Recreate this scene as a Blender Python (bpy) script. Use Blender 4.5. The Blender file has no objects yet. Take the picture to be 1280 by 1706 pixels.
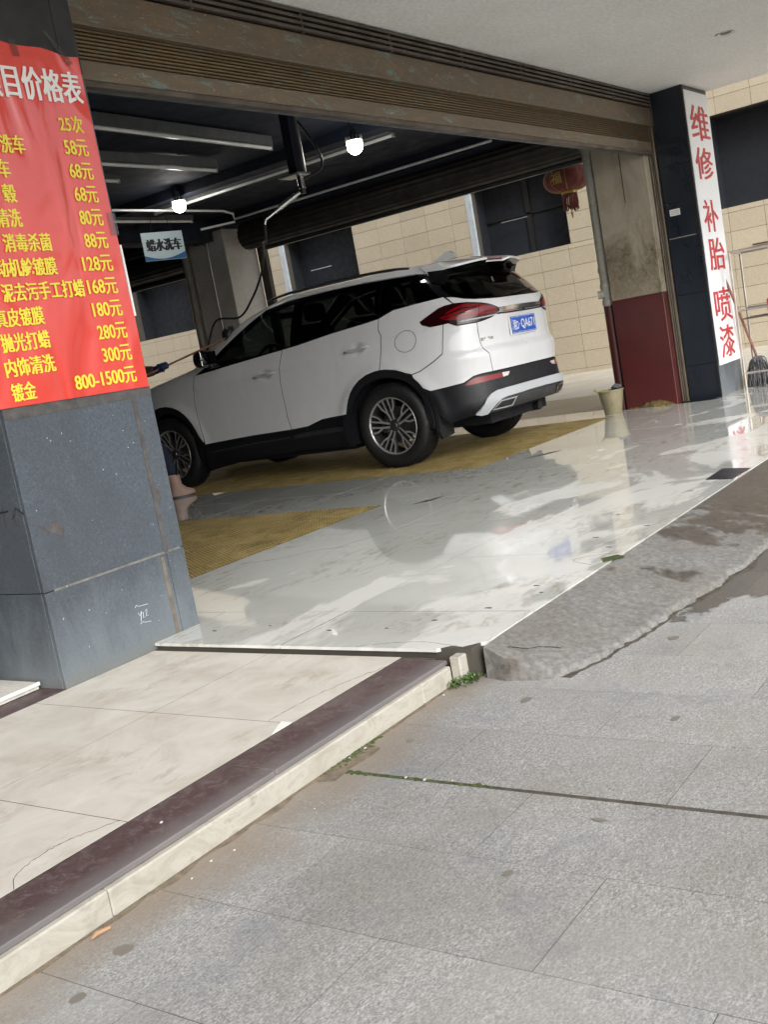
import bpy, bmesh, math, random
import numpy as np
from mathutils import Vector, Matrix, noise
from mathutils.geometry import tessellate_polygon
random.seed(7)
R = math.radians
sc = bpy.context.scene
COL = sc.collection
# ------------------------------------------------------------------ camera
# X runs along the shop front, Y into the building, Z up; 0 = tiled wash floor
cd = bpy.data.cameras.new("camera"); cam = bpy.data.objects.new("camera", cd); COL.objects.link(cam)
yaw, pit, rol = 0.63859, -.146613, -.180738
f = Vector((math.cos(pit)*math.cos(yaw), math.cos(pit)*math.sin(yaw), math.sin(pit)))
r = f.cross(Vector((0,0,1))).normalized(); u = r.cross(f)
r2 = r*math.cos(rol)+u*math.sin(rol); u2 = -r*math.sin(rol)+u*math.cos(rol)
m = Matrix((r2, u2, -f)).transposed().to_4x4(); m.translation = Vector((0,0,1.0))
cam.matrix_world = m
cd.sensor_fit = 'VERTICAL'; cd.sensor_height = 36; cd.lens = 1774.4/1706*36
cd.clip_end = 500; cd.clip_start = .05
sc.camera = cam
# ------------------------------------------------------------------ sky, sun, exposure
W = bpy.data.worlds.new("World"); sc.world = W; W.use_nodes = True
nt = W.node_tree; nt.nodes.clear()
sky = nt.nodes.new('ShaderNodeTexSky'); sky.sky_type = 'NISHITA'; sky.sun_disc = False
sky.sun_elevation = R(36); sky.sun_rotation = R(215); sky.dust_density = 3; sky.air_density = 1.0
hs = nt.nodes.new('ShaderNodeHueSaturation'); hs.inputs['Saturation'].default_value = .26
bg = nt.nodes.new('ShaderNodeBackground'); bg.inputs[1].default_value = .15
wo = nt.nodes.new('ShaderNodeOutputWorld')
nt.links.new(sky.outputs[0], hs.inputs['Color']); nt.links.new(hs.outputs[0], bg.inputs[0]); nt.links.new(bg.outputs[0], wo.inputs[0])
sd = bpy.data.lights.new("sun", 'SUN'); sd.energy = 1.05; sd.angle = R(26); sd.color = (1, .985, .96)
sun = bpy.data.objects.new("sun", sd); COL.objects.link(sun)
# from the street side (south), overcast-soft
az = R(215); el = R(36)
sdir = Vector((math.sin(az)*math.cos(el), math.cos(az)*math.cos(el), math.sin(el)))
sun.rotation_euler = sdir.to_track_quat('Z', 'Y').to_euler(); sun.location = (0, -20, 30)
sc.view_settings.view_transform = 'Standard'; sc.view_settings.look = 'None'
sc.view_settings.gamma = 1; sc.view_settings.use_curve_mapping = False
sc.view_settings.exposure = .88
sc.render.engine = 'CYCLES'
sc.cycles.use_denoising = True
sc.cycles.max_bounces = 8; sc.cycles.diffuse_bounces = 5; sc.cycles.glossy_bounces = 5
sc.cycles.transparent_max_bounces = 12; sc.cycles.sample_clamp_indirect = 6
# ------------------------------------------------------------------ material helpers
class NT:
    def __init__(s, name):
        s.m = bpy.data.materials.new(name); s.m.use_nodes = True; s.t = s.m.node_tree; s.t.nodes.clear()
        s.out = s.n('ShaderNodeOutputMaterial'); s.b = s.n('ShaderNodeBsdfPrincipled'); s.l(s.b.outputs[0], s.out.inputs[0])
    def n(s, k, **kw):
        x = s.t.nodes.new(k)
        for a, b in kw.items(): setattr(x, a, b)
        return x
    def l(s, a, b): s.t.links.new(a, b)
    def pos(s, scale=(1,1,1), obj=False, rot=(0,0,0), loc=(0,0,0)):
        mp = s.n('ShaderNodeMapping'); mp.inputs['Scale'].default_value = scale; mp.inputs['Rotation'].default_value = rot; mp.inputs['Location'].default_value = loc
        if obj: s.l(s.n('ShaderNodeTexCoord').outputs['Object'], mp.inputs[0])
        else: s.l(s.n('ShaderNodeNewGeometry').outputs['Position'], mp.inputs[0])
        return mp.outputs[0]
    def noise(s, vec, scale, detail=4, rough=.6, dist=0):
        x = s.n('ShaderNodeTexNoise'); s.l(vec, x.inputs['Vector']); x.inputs['Scale'].default_value = scale
        x.inputs['Detail'].default_value = detail; x.inputs['Roughness'].default_value = rough; x.inputs['Distortion'].default_value = dist
        return x.outputs[0]
    def ramp(s, v, stops):
        x = s.n('ShaderNodeValToRGB'); s.l(v, x.inputs[0]); e = x.color_ramp.elements
        while len(e) < len(stops): e.new(.5)
        for i, (p, c) in enumerate(stops):
            e[i].position = p; e[i].color = (*c, 1) if isinstance(c, (tuple, list)) else (c, c, c, 1)
        return x.outputs[0]
    def mix(s, fac, a, b, mode='MIX'):
        x = s.n('ShaderNodeMix', data_type='RGBA', blend_type=mode)
        for v, i in ((fac, 0), (a, 6), (b, 7)):
            if hasattr(v, 'links') or hasattr(v, 'is_linked'): s.l(v, x.inputs[i])
            elif i == 0: x.inputs[0].default_value = v
            else: x.inputs[i].default_value = (*v, 1) if isinstance(v, (tuple, list)) else (v, v, v, 1)
        return x.outputs[2]
    def math(s, op, a, b=0, clamp=False):
        x = s.n('ShaderNodeMath', operation=op, use_clamp=clamp)
        for v, i in ((a, 0), (b, 1)):
            if hasattr(v, 'is_linked'): s.l(v, x.inputs[i])
            else: x.inputs[i].default_value = v
        return x.outputs[0]
    def set(s, **kw):
        for k, v in kw.items():
            i = s.b.inputs[{'col':'Base Color','rough':'Roughness','metal':'Metallic','spec':'Specular IOR Level','coat':'Coat Weight','coatr':'Coat Roughness','alpha':'Alpha','em':'Emission Color','ems':'Emission Strength','trans':'Transmission Weight','ior':'IOR','sheen':'Sheen Weight','nrm':'Normal'}[k]]
            if hasattr(v, 'is_linked'): s.l(v, i)
            elif isinstance(v, (tuple, list)): i.default_value = (*v, 1)
            else: i.default_value = v
        return s
    def bump(s, h, strength=.3, dist=.01, coat=False):
        x = s.n('ShaderNodeBump'); s.l(h, x.inputs['Height']); x.inputs['Strength'].default_value = strength; x.inputs['Distance'].default_value = dist
        s.l(x.outputs[0], s.b.inputs['Normal']); 
        if coat: s.l(x.outputs[0], s.b.inputs['Coat Normal'])
        return s
    def objrand(s): return s.n('ShaderNodeObjectInfo').outputs['Random']

def simple(name, col, rough=.5, metal=0, var=.12, scale=8, bump=0, **kw):
    t = NT(name)
    nz = t.noise(t.pos(), scale, 5)
    k = t.ramp(nz, [(.3, 1-var), (.7, 1+var)])
    c = t.mix(1.0, col, k, 'MULTIPLY'); t.set(col=c, rough=t.ramp(nz, [(.3, min(1,rough*1.2)), (.7, rough*.8)]), metal=metal, **kw)
    if bump: t.bump(t.noise(t.pos(), scale*6, 6), bump, .01)
    return t.m
def dirty(name, col, dirt, amt=(.45,.7), scale=3, rough=.6, metal=0, bump=.15, fine=40, stretch=(1,1,1), **kw):
    t = NT(name)
    a = t.noise(t.pos(stretch), scale, 6, .65, .6); b = t.noise(t.pos(), fine, 3)
    m1 = t.ramp(a, [(amt[0], 0), (amt[1], 1)])
    c = t.mix(m1, col, dirt); c = t.mix(1.0, c, t.ramp(b, [(.3, .88), (.7, 1.1)]), 'MULTIPLY')
    t.set(col=c, rough=rough, metal=metal, **kw)
    t.bump(t.mix(.5, a, b), bump, .008); return t.m
M = {}
# street slabs: grey granite-like concrete with pale flecks, wet and dirty patches
def mk_slab():
    t = NT('street_slab_stone'); p = t.pos()
    fl = t.noise(p, 170, 3, .75); fl2 = t.noise(t.pos((1,2.4,1), rot=(0,0,.5)), 95, 5, .8, .8)
    big = t.noise(p, 2.2, 6, .65, .4)
    c = t.ramp(fl, [(.36, (.19,.19,.185)), (.5, (.30,.298,.288)), (.64, (.41,.408,.39))])
    c = t.mix(t.ramp(fl2, [(.535, 0), (.60, .7)]), c, (.60,.60,.58))
    c = t.mix(t.ramp(fl2, [(.37, .65), (.45, 0)]), c, (.12,.125,.135))
    c = t.mix(t.ramp(big, [(.46, 0), (.68, .38)]), c, (.25,.215,.175))
    worn = t.noise(t.pos((1,.35,1), rot=(0,0,.9), loc=(4,4,0)), 2.6, 7, .72, .6)
    c = t.mix(t.ramp(worn, [(.40, .75), (.56, 0)]), c, t.mix(.35, (.29,.287,.273), c))
    c = t.mix(1, c, t.ramp(t.noise(t.pos(loc=(1,9,0)), .9, 5, .65, .4), [(.34, .85), (.5, 1.0), (.66, 1.12)]), 'MULTIPLY')
    scuff = t.noise(t.pos((1,6,1), rot=(0,0,-.5)), 5, 7, .8, .3)
    c = t.mix(t.ramp(scuff, [(.60, 0), (.68, .5)]), c, (.16,.158,.15))
    blu = t.noise(t.pos(loc=(9,3,0)), 3.4, 6, .7, .5)
    c = t.mix(t.ramp(blu, [(.56, 0), (.70, .5)]), c, (.17,.185,.21))
    c = t.mix(1, c, t.ramp(t.objrand(), [(0, .88), (1, 1.08)]), 'MULTIPLY')
    # dirt washed against the kerb (y near 1.93)
    sx = t.n('ShaderNodeSeparateXYZ'); t.l(p, sx.inputs[0])
    kd = t.math('ADD', sx.outputs[1], t.math('MULTIPLY', t.math('SUBTRACT', big, .5), .35))
    c = t.mix(t.ramp(t.math('SUBTRACT', kd, 1.0), [(.72, 0), (.84, .55), (.93, .8)]), c, (.23,.185,.14))
    # wet puddles over by the ramp
    wx = t.math('ADD', sx.outputs[0], t.math('MULTIPLY', sx.outputs[1], .55))
    wm = t.math('ADD', t.math('MULTIPLY', t.math('SUBTRACT', wx, 4.25), .9), t.math('MULTIPLY', t.math('SUBTRACT', t.noise(t.pos(loc=(2,1,0)), 2.4, 5, .6), .5), 2.2))
    w = t.ramp(wm, [(.10, 0), (.16, 1)])
    c = t.mix(w, c, t.mix(1, c, (.42,.40,.37), 'MULTIPLY'))
    t.set(col=c, rough=t.mix(w, .72, .22), spec=.4)
    t.bump(t.mix(.5, fl, fl2), .35, .003); return t.m
M['slab'] = mk_slab()
M['joint'] = simple('joint_dirt', (.075,.066,.052), .9, bump=.5, var=.4, scale=25)
def mk_moss():
    t = NT('moss'); n_ = t.noise(t.pos(), 60, 4, .7)
    t.set(col=t.ramp(n_, [(.3, (.02,.03,.008)), (.55, (.06,.09,.02)), (.75, (.12,.15,.04))]), rough=.95); t.bump(n_, .9, .01); return t.m
M['moss'] = mk_moss()
def mk_ramp():
    t = NT('rough_concrete'); p = t.pos()
    a = t.noise(p, 3, 7, .65, .5); b = t.noise(p, 45, 6, .75); 
    c = t.ramp(b, [(.36, (.13,.128,.122)), (.5, (.19,.187,.178)), (.64, (.26,.255,.245))])
    c = t.mix(t.ramp(a, [(.42, 0), (.62, .4)]), c, (.15,.128,.10))
    sx = t.n('ShaderNodeSeparateXYZ'); t.l(p, sx.inputs[0])
    wm = t.math('ADD', t.math('MULTIPLY', t.math('SUBTRACT', sx.outputs[0], 3.8), .45, True), t.math('MULTIPLY', t.math('SUBTRACT', t.noise(t.pos(loc=(5,1,0)), 3.2, 5, .6), .5), 2.6))
    w = t.ramp(wm, [(.34, 0), (.50, 1)])
    c = t.mix(w, c, t.mix(1, c, (.50,.45,.40), 'MULTIPLY'))
    t.set(col=c, rough=t.mix(w, .85, .35), spec=.4); t.bump(t.mix(.2, t.noise(t.pos((1,1.8,1)), 110, 4, .8), b), .55, .006); return t.m
M['ramp'] = mk_ramp()
def mk_terr():
    t = NT('beige_step_tile'); p = t.pos()
    a = t.noise(p, 4, 6, .65, .8); b = t.noise(t.pos((1,2.2,1), rot=(0,0,.3)), 8, 9, .78, .4)
    c = t.ramp(a, [(.3, (.47,.435,.375)), (.5, (.56,.53,.47)), (.7, (.63,.60,.55))])
    st = t.math('MULTIPLY', t.ramp(b, [(.50, 0), (.60, 1)]), t.ramp(t.noise(t.pos(loc=(7,2,0)), 2.1, 3), [(.49, 0), (.60, .5)]))
    c = t.mix(st, c, (.31,.25,.175))
    t.set(col=c, rough=t.ramp(a, [(.35, .55), (.7, .35)]), spec=.35); t.bump(b, .06, .004); return t.m
M['terr'] = mk_terr()
def mk_kerbtop():
    t = NT('dark_purple_granite'); p = t.pos(rot=(0,0,.4))
    a = t.noise(p, 26, 9, .82, 1.1); b = t.noise(t.pos(), 3, 6, .7)
    c = t.ramp(a, [(.3, (.045,.026,.028)), (.52, (.088,.056,.056)), (.62, (.15,.125,.12)), (.70, (.10,.07,.07))])
    sx = t.n('ShaderNodeSeparateXYZ'); t.l(t.pos(), sx.inputs[0])
    e = t.math('ADD', sx.outputs[1], t.math('MULTIPLY', t.math('SUBTRACT', a, .5), .12))
    c = t.mix(t.ramp(t.math('SUBTRACT', e, 1.5), [(.44, .75), (.52, 0)]), c, (.17,.165,.165))
    c = t.mix(t.ramp(b, [(.5, 0), (.75, .5)]), c, (.24,.21,.19))
    t.set(col=c, rough=.5); t.bump(a, .1, .003); return t.m
M['kerbtop'] = mk_kerbtop()
def mk_kerb():
    t = NT('white_kerb_stone'); p = t.pos((1,1,2))
    a = t.noise(p, 7, 7, .7, 1); b = t.noise(p, 60, 3)
    c = t.ramp(a, [(.3, (.31,.285,.235)), (.55, (.43,.41,.355)), (.75, (.22,.195,.155))])
    t.set(col=c, rough=.6); t.bump(t.mix(.5,a,b), .3, .004); return t.m
M['kerb'] = mk_kerb()
def mk_floor():
    t = NT('wet_polished_tile'); p = t.pos()
    a = t.noise(p, 1.3, 6, .62, .7); b = t.noise(t.pos((1,2,1)), 7, 9, .78, .5); g = t.noise(t.pos(loc=(3,8,0)), 1.0, 3)
    c = t.ramp(a, [(.3, (.62,.625,.59)), (.5, (.67,.675,.64)), (.7, (.71,.715,.68))])
    st = t.math('MULTIPLY', t.ramp(b, [(.50, 0), (.60, 1)]), t.ramp(g, [(.44, 0), (.56, .55)]))
    c = t.mix(st, c, (.38,.32,.225))
    sx = t.n('ShaderNodeSeparateXYZ'); t.l(p, sx.inputs[0])
    wn = t.math('ADD', t.noise(t.pos((.7,1.3,1), loc=(1,4,0)), 1.5, 5, .55, .5), t.math('MULTIPLY', t.math('SUBTRACT', sx.outputs[1], 2.45), .13))
    w = t.ramp(wn, [(.46, 0), (.50, 1)])   # 1 = standing water, mostly inside; the outer edge has dried
    c = t.mix(w, c, t.mix(1, c, (.86,.87,.86), 'MULTIPLY'))
    t.set(col=c, rough=t.mix(w, .19, .04), spec=.36, ior=1.5, coat=t.mix(w, 0.0, .5), coatr=.03)
    t.bump(t.mix(.8, b, t.noise(p, 5, 2)), .025, .004, True); return t.m
M['floor'] = mk_floor()
M['grout'] = simple('grout', (.075,.068,.055), .6)
def mk_walltile():
    t = NT('beige_wall_tile'); a = t.noise(t.pos(), 2.2, 5, .6); b = t.noise(t.pos(), 30, 6, .8, 1)
    c = t.ramp(b, [(.3, (.38,.325,.24)), (.55, (.46,.40,.30)), (.75, (.52,.465,.365))])
    c = t.mix(1, c, t.ramp(t.objrand(), [(0, .93), (1, 1.05)]), 'MULTIPLY')
    c = t.mix(t.ramp(a, [(.5, 0), (.75, .25)]), c, (.36,.29,.19))
    t.set(col=c, rough=.55); t.bump(b, .2, .004); return t.m
M['wtile'] = mk_walltile()
def mk_granite():
    t = NT('dark_grey_granite'); p = t.pos()
    a = t.noise(p, 2.2, 6, .65, .8); b = t.noise(p, 90, 4, .8, 1); d = t.noise(t.pos((1,1,.25)), 6, 6, .7, 1)
    c = t.ramp(b, [(.3, (.040,.049,.060)), (.55, (.076,.092,.110)), (.75, (.135,.155,.178))])
    c = t.mix(t.ramp(a, [(.42, 0), (.66, .55)]), c, (.055,.06,.07))
    sx = t.n('ShaderNodeSeparateXYZ'); t.l(p, sx.inputs[0])
    low = t.math('SUBTRACT', .42, t.math('ADD', sx.outputs[2], t.math('MULTIPLY', t.math('SUBTRACT', d, .5), .6)))
    c = t.mix(t.ramp(low, [(.1, 0), (.4, .45)]), c, (.22,.25,.27))
    c = t.mix(t.ramp(t.math('ADD', sx.outputs[2], t.math('MULTIPLY', d, .2)), [(.03, .6), (.14, 0)]), c, (.16,.15,.11))
    t.set(col=c, rough=t.ramp(a, [(.3, .5), (.7, .36)]), spec=.45); t.bump(b, .08, .002); return t.m
M['granite'] = mk_granite()
def mk_blk():
    t = NT('black_polished_stone'); b = t.noise(t.pos(), 3, 6, .7, 1); d = t.noise(t.pos((1,1,.3)), 16, 7, .75, 2)
    c = t.mix(t.ramp(d, [(.60, 0), (.70, .5)]), (.009,.013,.020), (.05,.053,.056))
    t.set(col=c, rough=t.ramp(b, [(.3, .22), (.7, .45)]), spec=.5); t.bump(d, .3, .006); return t.m
M['blk'] = mk_blk()
M['seal'] = simple('grey_joint_sealant', (.16,.155,.14), .7, var=.3, scale=20)
def mk_shutter(name, col, dirt):
    t = NT(name); a = t.noise(t.pos((.5,1,2)), 5, 8, .75, 2); b = t.noise(t.pos((1.4,1,3), loc=(4,1,2)), 4, 4, .5, .5)
    c = t.mix(t.ramp(a, [(.45, 0), (.62, .8)]), col, dirt)
    k = t.math('MULTIPLY', t.ramp(b, [(.56, 0), (.63, 1)]), t.ramp(a, [(.49, 0), (.57, 1)]))
    c = t.mix(t.math('MULTIPLY', k, .6), c, (.16,.30,.31))
    c = t.mix(t.math('MULTIPLY', t.ramp(t.noise(t.pos((2,1,6)), 7, 5, .7, 2), [(.60, 0), (.66, 1)]), .55), c, (.46,.44,.39))
    t.set(col=c, rough=.42, metal=.25); t.bump(a, .2, .004); return t.m
M['shut'] = mk_shutter('brown_shutter_metal', (.15,.115,.080), (.20,.145,.085))
M['shut2'] = simple('dark_shutter_metal', (.045,.04,.034), .5, .3, var=.25, scale=6)
M['louv'] = simple('brown_louver_metal', (.105,.085,.070), .5, .3, var=.35, scale=5)
M['navy'] = simple('navy_ceiling_paint', (.003,.0065,.020), .8, var=.3, scale=4)
M['soffit'] = dirty('white_soffit_paint', (.82,.82,.80), (.75,.74,.72), (.4,.8), 1.2, .8, bump=.02)
def mk_wallcol():
    t = NT('stained_column_paint'); p = t.pos(); sx = t.n('ShaderNodeSeparateXYZ'); t.l(p, sx.inputs[0])
    a = t.noise(t.pos((1,1,.35)), 3, 7, .7, 1.2); b = t.noise(p, 16, 7, .75, 1)
    c = t.ramp(a, [(.3, (.26,.22,.165)), (.55, (.36,.315,.245)), (.75, (.42,.38,.31))])
    h = t.math('ADD', sx.outputs[2], t.math('MULTIPLY', t.math('SUBTRACT', a, .5), 1.4))
    mo = t.math('MULTIPLY', t.ramp(t.math('SUBTRACT', h, 1.0), [(.0, .5), (.35, .9), (.75, 0)]), t.ramp(b, [(.35, .35), (.6, 1)]))
    c = t.mix(mo, c, (.085,.065,.03))
    t.set(col=c, rough=.75); t.bump(t.mix(.5, a, b), .4, .01); return t.m
M['wallcol'] = mk_wallcol()
M['redcol'] = dirty('dark_red_paint', (.070,.012,.012), (.042,.010,.009), (.45,.75), 3, .38, bump=.12)
M['greycol'] = dirty('grey_plaster', (.58,.555,.51), (.42,.40,.35), (.45,.75), 2, .8, bump=.05)
M['pvc'] = dirty('grey_pvc', (.34,.33,.29), (.24,.22,.18), (.45,.7), 4, .5, bump=.05)
M['alu'] = simple('aluminium', (.52,.52,.50), .35, .85)
M['steel'] = simple('stainless_tube', (.50,.46,.42), .35, .7, var=.2)
M['rail'] = simple('bronze_rail', (.17,.14,.105), .38, .55, var=.2)
M['batten'] = simple('batten_metal', (.10,.105,.11), .5, .3, var=.2)
M['tube'] = simple('tube_glass_off', (.75,.76,.74), .2)
M['black'] = simple('black_plastic', (.012,.012,.014), .45, var=.2)
M['rubber'] = simple('black_rubber', (.010,.010,.011), .6, var=.3, scale=30, bump=.1)
M['dark'] = simple('unlit_dark', (.006,.006,.008), .9)
M['cable'] = simple('cable', (.02,.02,.022), .5)
def mk_grate():
    t = NT('yellow_grp'); b = t.noise(t.pos(), 5, 6, .7, .8); d = t.noise(t.pos(), 50, 3)
    c = t.ramp(b, [(.3, (.13,.095,.035)), (.5, (.25,.185,.065)), (.72, (.37,.29,.14))])
    t.set(col=c, rough=.45); t.bump(d, .4, .003); return t.m
M['grate'] = mk_grate(); M['gratebody'] = simple('shaded_grp_body', (.05,.036,.012), .6, var=.3, scale=12)  # rib bodies coloured dark below the caps, standing in for shade between ribs
M['pit'] = simple('wet_pit', (.012,.010,.007), .3, var=.5)
def mk_alley(name, c0, c1, r0):
    t = NT(name); a = t.noise(t.pos((.5,1,1), rot=(0,0,-.1)), 1.6, 8, .7, 1.2); b = t.noise(t.pos(), 20, 5, .7)
    c = t.mix(t.ramp(a, [(.38, 0), (.62, 1)]), c0, c1); c = t.mix(1, c, t.ramp(b, [(.3, .9), (.7, 1.08)]), 'MULTIPLY')
    t.set(col=c, rough=r0); t.bump(b, .2, .005); return t.m
M['alley'] = mk_alley('pale_concrete', (.58,.55,.48), (.48,.44,.365), .6)
M['alleywet'] = mk_alley('wet_brown_concrete', (.22,.18,.125), (.32,.27,.20), .35)
def mk_banner():
    t = NT('red_vinyl'); a = t.noise(t.pos((2.2,1,.7), rot=(0,.5,0)), 3.4, 5, .6, 1.4); b = t.noise(t.pos((1,1,3)), 14, 5, .65, 1.5)
    t.set(col=(.66,.045,.028), rough=.22, spec=.6, coat=1, coatr=.10)
    t.bump(t.noise(t.pos((1.6,1,.6), rot=(0,.5,0)), 2.6, 2, .45, 1.2), .9, .035, True); return t.m
M['banner'] = mk_banner()
M['yel'] = simple('yellow_print', (.80,.68,.06), .3, var=.05)
M['wprint'] = simple('white_print', (.80,.79,.76), .3, var=.05)
M['redprint'] = simple('red_print', (.50,.035,.045), .5, var=.08)
M['blackprint'] = simple('black_print', (.012,.012,.012), .5)
M['signw'] = simple('white_sign_board', (.78,.80,.82), .45, var=.04, scale=2)
M['bluesign'] = simple('pale_blue_board', (.52,.64,.68), .4, var=.05)
M['bluesign2'] = simple('blue_print', (.03,.14,.34), .4)
def mk_paint():
    t = NT('white_car_paint'); a = t.noise(t.pos((1,1,.25)), 9, 7, .7, 1); b = t.noise(t.pos(), 70, 2)
    c = t.ramp(a, [(.35, (.77,.78,.80)), (.60, (.74,.75,.76)), (.74, (.70,.70,.69))])
    t.set(col=c, rough=.28, spec=.5, coat=1, coatr=.04); t.bump(t.ramp(b, [(.6, 0), (.7, 1)]), .05, .001, True); return t.m
M['paint'] = mk_paint()
def mk_glass(name, tint, op):
    t = NT(name); t.t.nodes.remove(t.b)
    tr = t.n('ShaderNodeBsdfTransparent'); tr.inputs[0].default_value = (*tint, 1)
    gl = t.n('ShaderNodeBsdfGlossy'); gl.inputs['Roughness'].default_value = .03; gl.inputs[0].default_value = (.9,.9,.9,1)
    fr = t.n('ShaderNodeLayerWeight'); fr.inputs[0].default_value = .5
    k5 = t.math('ADD', t.math('MULTIPLY', t.math('POWER', fr.outputs['Facing'], 4.0), .9), .05)
    mx = t.n('ShaderNodeMixShader'); t.l(k5, mx.inputs[0]); t.l(tr.outputs[0], mx.inputs[1]); t.l(gl.outputs[0], mx.inputs[2])
    t.l(mx.outputs[0], t.out.inputs[0]); return t.m
M['glass'] = mk_glass('tinted_glass', (.20,.23,.225), .5)
M['glass2'] = mk_glass('dark_rear_glass', (.10,.115,.115), .8)
M['gloss'] = simple('gloss_black', (.006,.006,.007), .12, var=.1, coat=.5)
M['clad'] = simple('black_cladding', (.007,.008,.011), .38, var=.2, scale=20)
M['lampred'] = simple('red_lens', (.21,.003,.006), .12, var=.2, coat=.3)
M['lampdark'] = simple('dark_red_lens', (.022,.002,.003), .08, var=.1, coat=.5)
M['lampwhite'] = simple('clear_lens', (.72,.62,.60), .15, coat=1)
M['silver'] = simple('silver_plastic', (.46,.48,.50), .32, 0, var=.02, scale=2)
M['chrome'] = simple('chrome', (.72,.73,.74), .1, 1, var=.05)
M['gun'] = simple('gunmetal', (.10,.10,.11), .35, .8)
M['mach'] = simple('machined_metal', (.46,.45,.45), .35, .6)
M['disc'] = simple('brake_steel', (.16,.15,.14), .4, .8)
M['barrel'] = simple('rim_barrel', (.09,.09,.095), .35, .7)
M['plate'] = simple('blue_plate', (.015,.10,.52), .35, var=.04)
M['seat'] = simple('dark_upholstery', (.03,.03,.033), .7)
M['granmop'] = simple('grey_mop_cloth', (.10,.10,.105), .9, var=.5, scale=40)
M['wood'] = simple('wooden_handle', (.20,.08,.05), .5, var=.3, scale=20)
M['bucket'] = dirty('cloudy_plastic', (.27,.235,.15), (.20,.17,.10), (.4,.7), 5, .35)
M['lime'] = simple('lime_plastic', (.28,.32,.06), .4)
M['lantern'] = simple('red_lantern_silk', (.22,.050,.040), .65, var=.2, scale=12)
M['gold'] = simple('gold_trim', (.55,.40,.12), .4, .5)
M['denim'] = simple('navy_trousers', (.012,.016,.035), .85, bump=.3)
M['bootm'] = simple('pinkish_brown_boot', (.36,.24,.19), .45, var=.15)
M['glove'] = simple('navy_rubber_glove', (.012,.025,.09), .5)
M['sleeve'] = simple('brown_sleeve', (.10,.06,.035), .85, bump=.3)
M['skin'] = simple('skin', (.45,.28,.20), .55)
M['hair'] = simple('black_hair', (.012,.011,.011), .6)
M['leaf'] = simple('weed_leaf', (.07,.13,.03), .6, var=.4, scale=60)
M['paper'] = simple('orange_paper', (.36,.22,.13), .8); M['litter'] = simple('white_litter', (.46,.44,.40), .6)
M['rust'] = simple('rusty_tan', (.15,.13,.105), .8, var=.3, scale=15)
M['chip'] = simple('bare_cement', (.075,.070,.068), .85, var=.3, scale=20)
M['scrape'] = simple('white_marker', (.62,.64,.66), .6)
M['redbox'] = simple('red_plastic', (.45,.03,.035), .35)
M['wing'] = simple('window_recess_dark', (.008,.010,.015), .7)
M['panelg'] = simple('pale_grey_frame', (.42,.46,.50), .6)
def emis(name, col, s):
    t = NT(name); t.set(col=(0.8,0.8,0.8), em=col, ems=s); return t.m
M['bulb'] = emis('lit_bulb', (1, .97, .90), 30)
# ------------------------------------------------------------------ mesh helpers
def link(name, me, mat=None, parent=None):
    o = bpy.data.objects.new(name, me); COL.objects.link(o)
    if mat is not None:
        for mm in (mat if isinstance(mat, list) else [mat]): me.materials.append(mm)
    if parent is not None: o.parent = parent
    return o
def obj(name, bm, mat, parent=None, smooth=None):
    me = bpy.data.meshes.new(name)
    bmesh.ops.recalc_face_normals(bm, faces=bm.faces[:])
    bm.to_mesh(me); bm.free()
    if smooth is not None:
        me.polygons.foreach_set('use_smooth', [True]*len(me.polygons))
        if smooth: me.set_sharp_from_angle(angle=R(smooth))
    return link(name, me, mat, parent)
def empty(name, label, cat, loc=(0,0,0), group=None, rz=0):
    o = bpy.data.objects.new(name, None); COL.objects.link(o); o.location = loc; o.rotation_euler.z = rz; o.empty_display_size = .1
    tag(o, label, cat, group); return o
def tag(o, label=None, cat=None, group=None, kind=None):
    if label: o['label'] = label
    if cat: o['category'] = cat
    if group: o['group'] = group
    if kind: o['kind'] = kind
    return o
def struct(name): 
    o = bpy.data.objects.new(name, None); COL.objects.link(o); o['kind'] = 'structure'; o.empty_display_size = .1; return o
def box(bm, a, b, bev=0, mi=0):
    x0,y0,z0 = [min(p,q) for p,q in zip(a,b)]; x1,y1,z1 = [max(p,q) for p,q in zip(a,b)]
    v = [bm.verts.new(c) for c in ((x0,y0,z0),(x1,y0,z0),(x1,y1,z0),(x0,y1,z0),(x0,y0,z1),(x1,y0,z1),(x1,y1,z1),(x0,y1,z1))]
    fs = [bm.faces.new([v[i] for i in q]) for q in ((0,3,2,1),(4,5,6,7),(0,1,5,4),(1,2,6,5),(2,3,7,6),(3,0,4,7))]
    for f_ in fs: f_.material_index = mi
    if bev:
        es = {e for f_ in fs for e in f_.edges}
        bmesh.ops.bevel(bm, geom=list(es), offset=bev, segments=1, affect='EDGES')
    return fs
def B(name, a, b, mat, parent=None, bev=0):
    bm = bmesh.new(); box(bm, a, b, bev); return obj(name, bm, mat, parent)
def tube(bm, pts, rad, seg=8, cap=True):
    pts = [Vector(p) for p in pts]; rings = []; n = len(pts)
    up = Vector((0,0,1))
    for i, p in enumerate(pts):
        d = (pts[min(i+1,n-1)]-pts[max(i-1,0)]).normalized()
        if abs(d.dot(up)) > .95: up = Vector((1,0,0)) if abs(d.x) < .9 else Vector((0,1,0))
        a = d.cross(up).normalized(); b = d.cross(a).normalized(); rr = rad[i] if isinstance(rad, (list, tuple)) else rad
        rings.append([bm.verts.new(p+a*math.cos(2*math.pi*k/seg)*rr+b*math.sin(2*math.pi*k/seg)*rr) for k in range(seg)])
    for q, w in zip(rings, rings[1:]):
        for k in range(seg): bm.faces.new((q[k], q[(k+1)%seg], w[(k+1)%seg], w[k]))
    if cap: bm.faces.new(rings[0][::-1]); bm.faces.new(rings[-1])
def T(name, pts, rad, mat, parent=None, seg=8):
    bm = bmesh.new(); tube(bm, pts, rad, seg); return obj(name, bm, mat, parent, 50)
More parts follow.
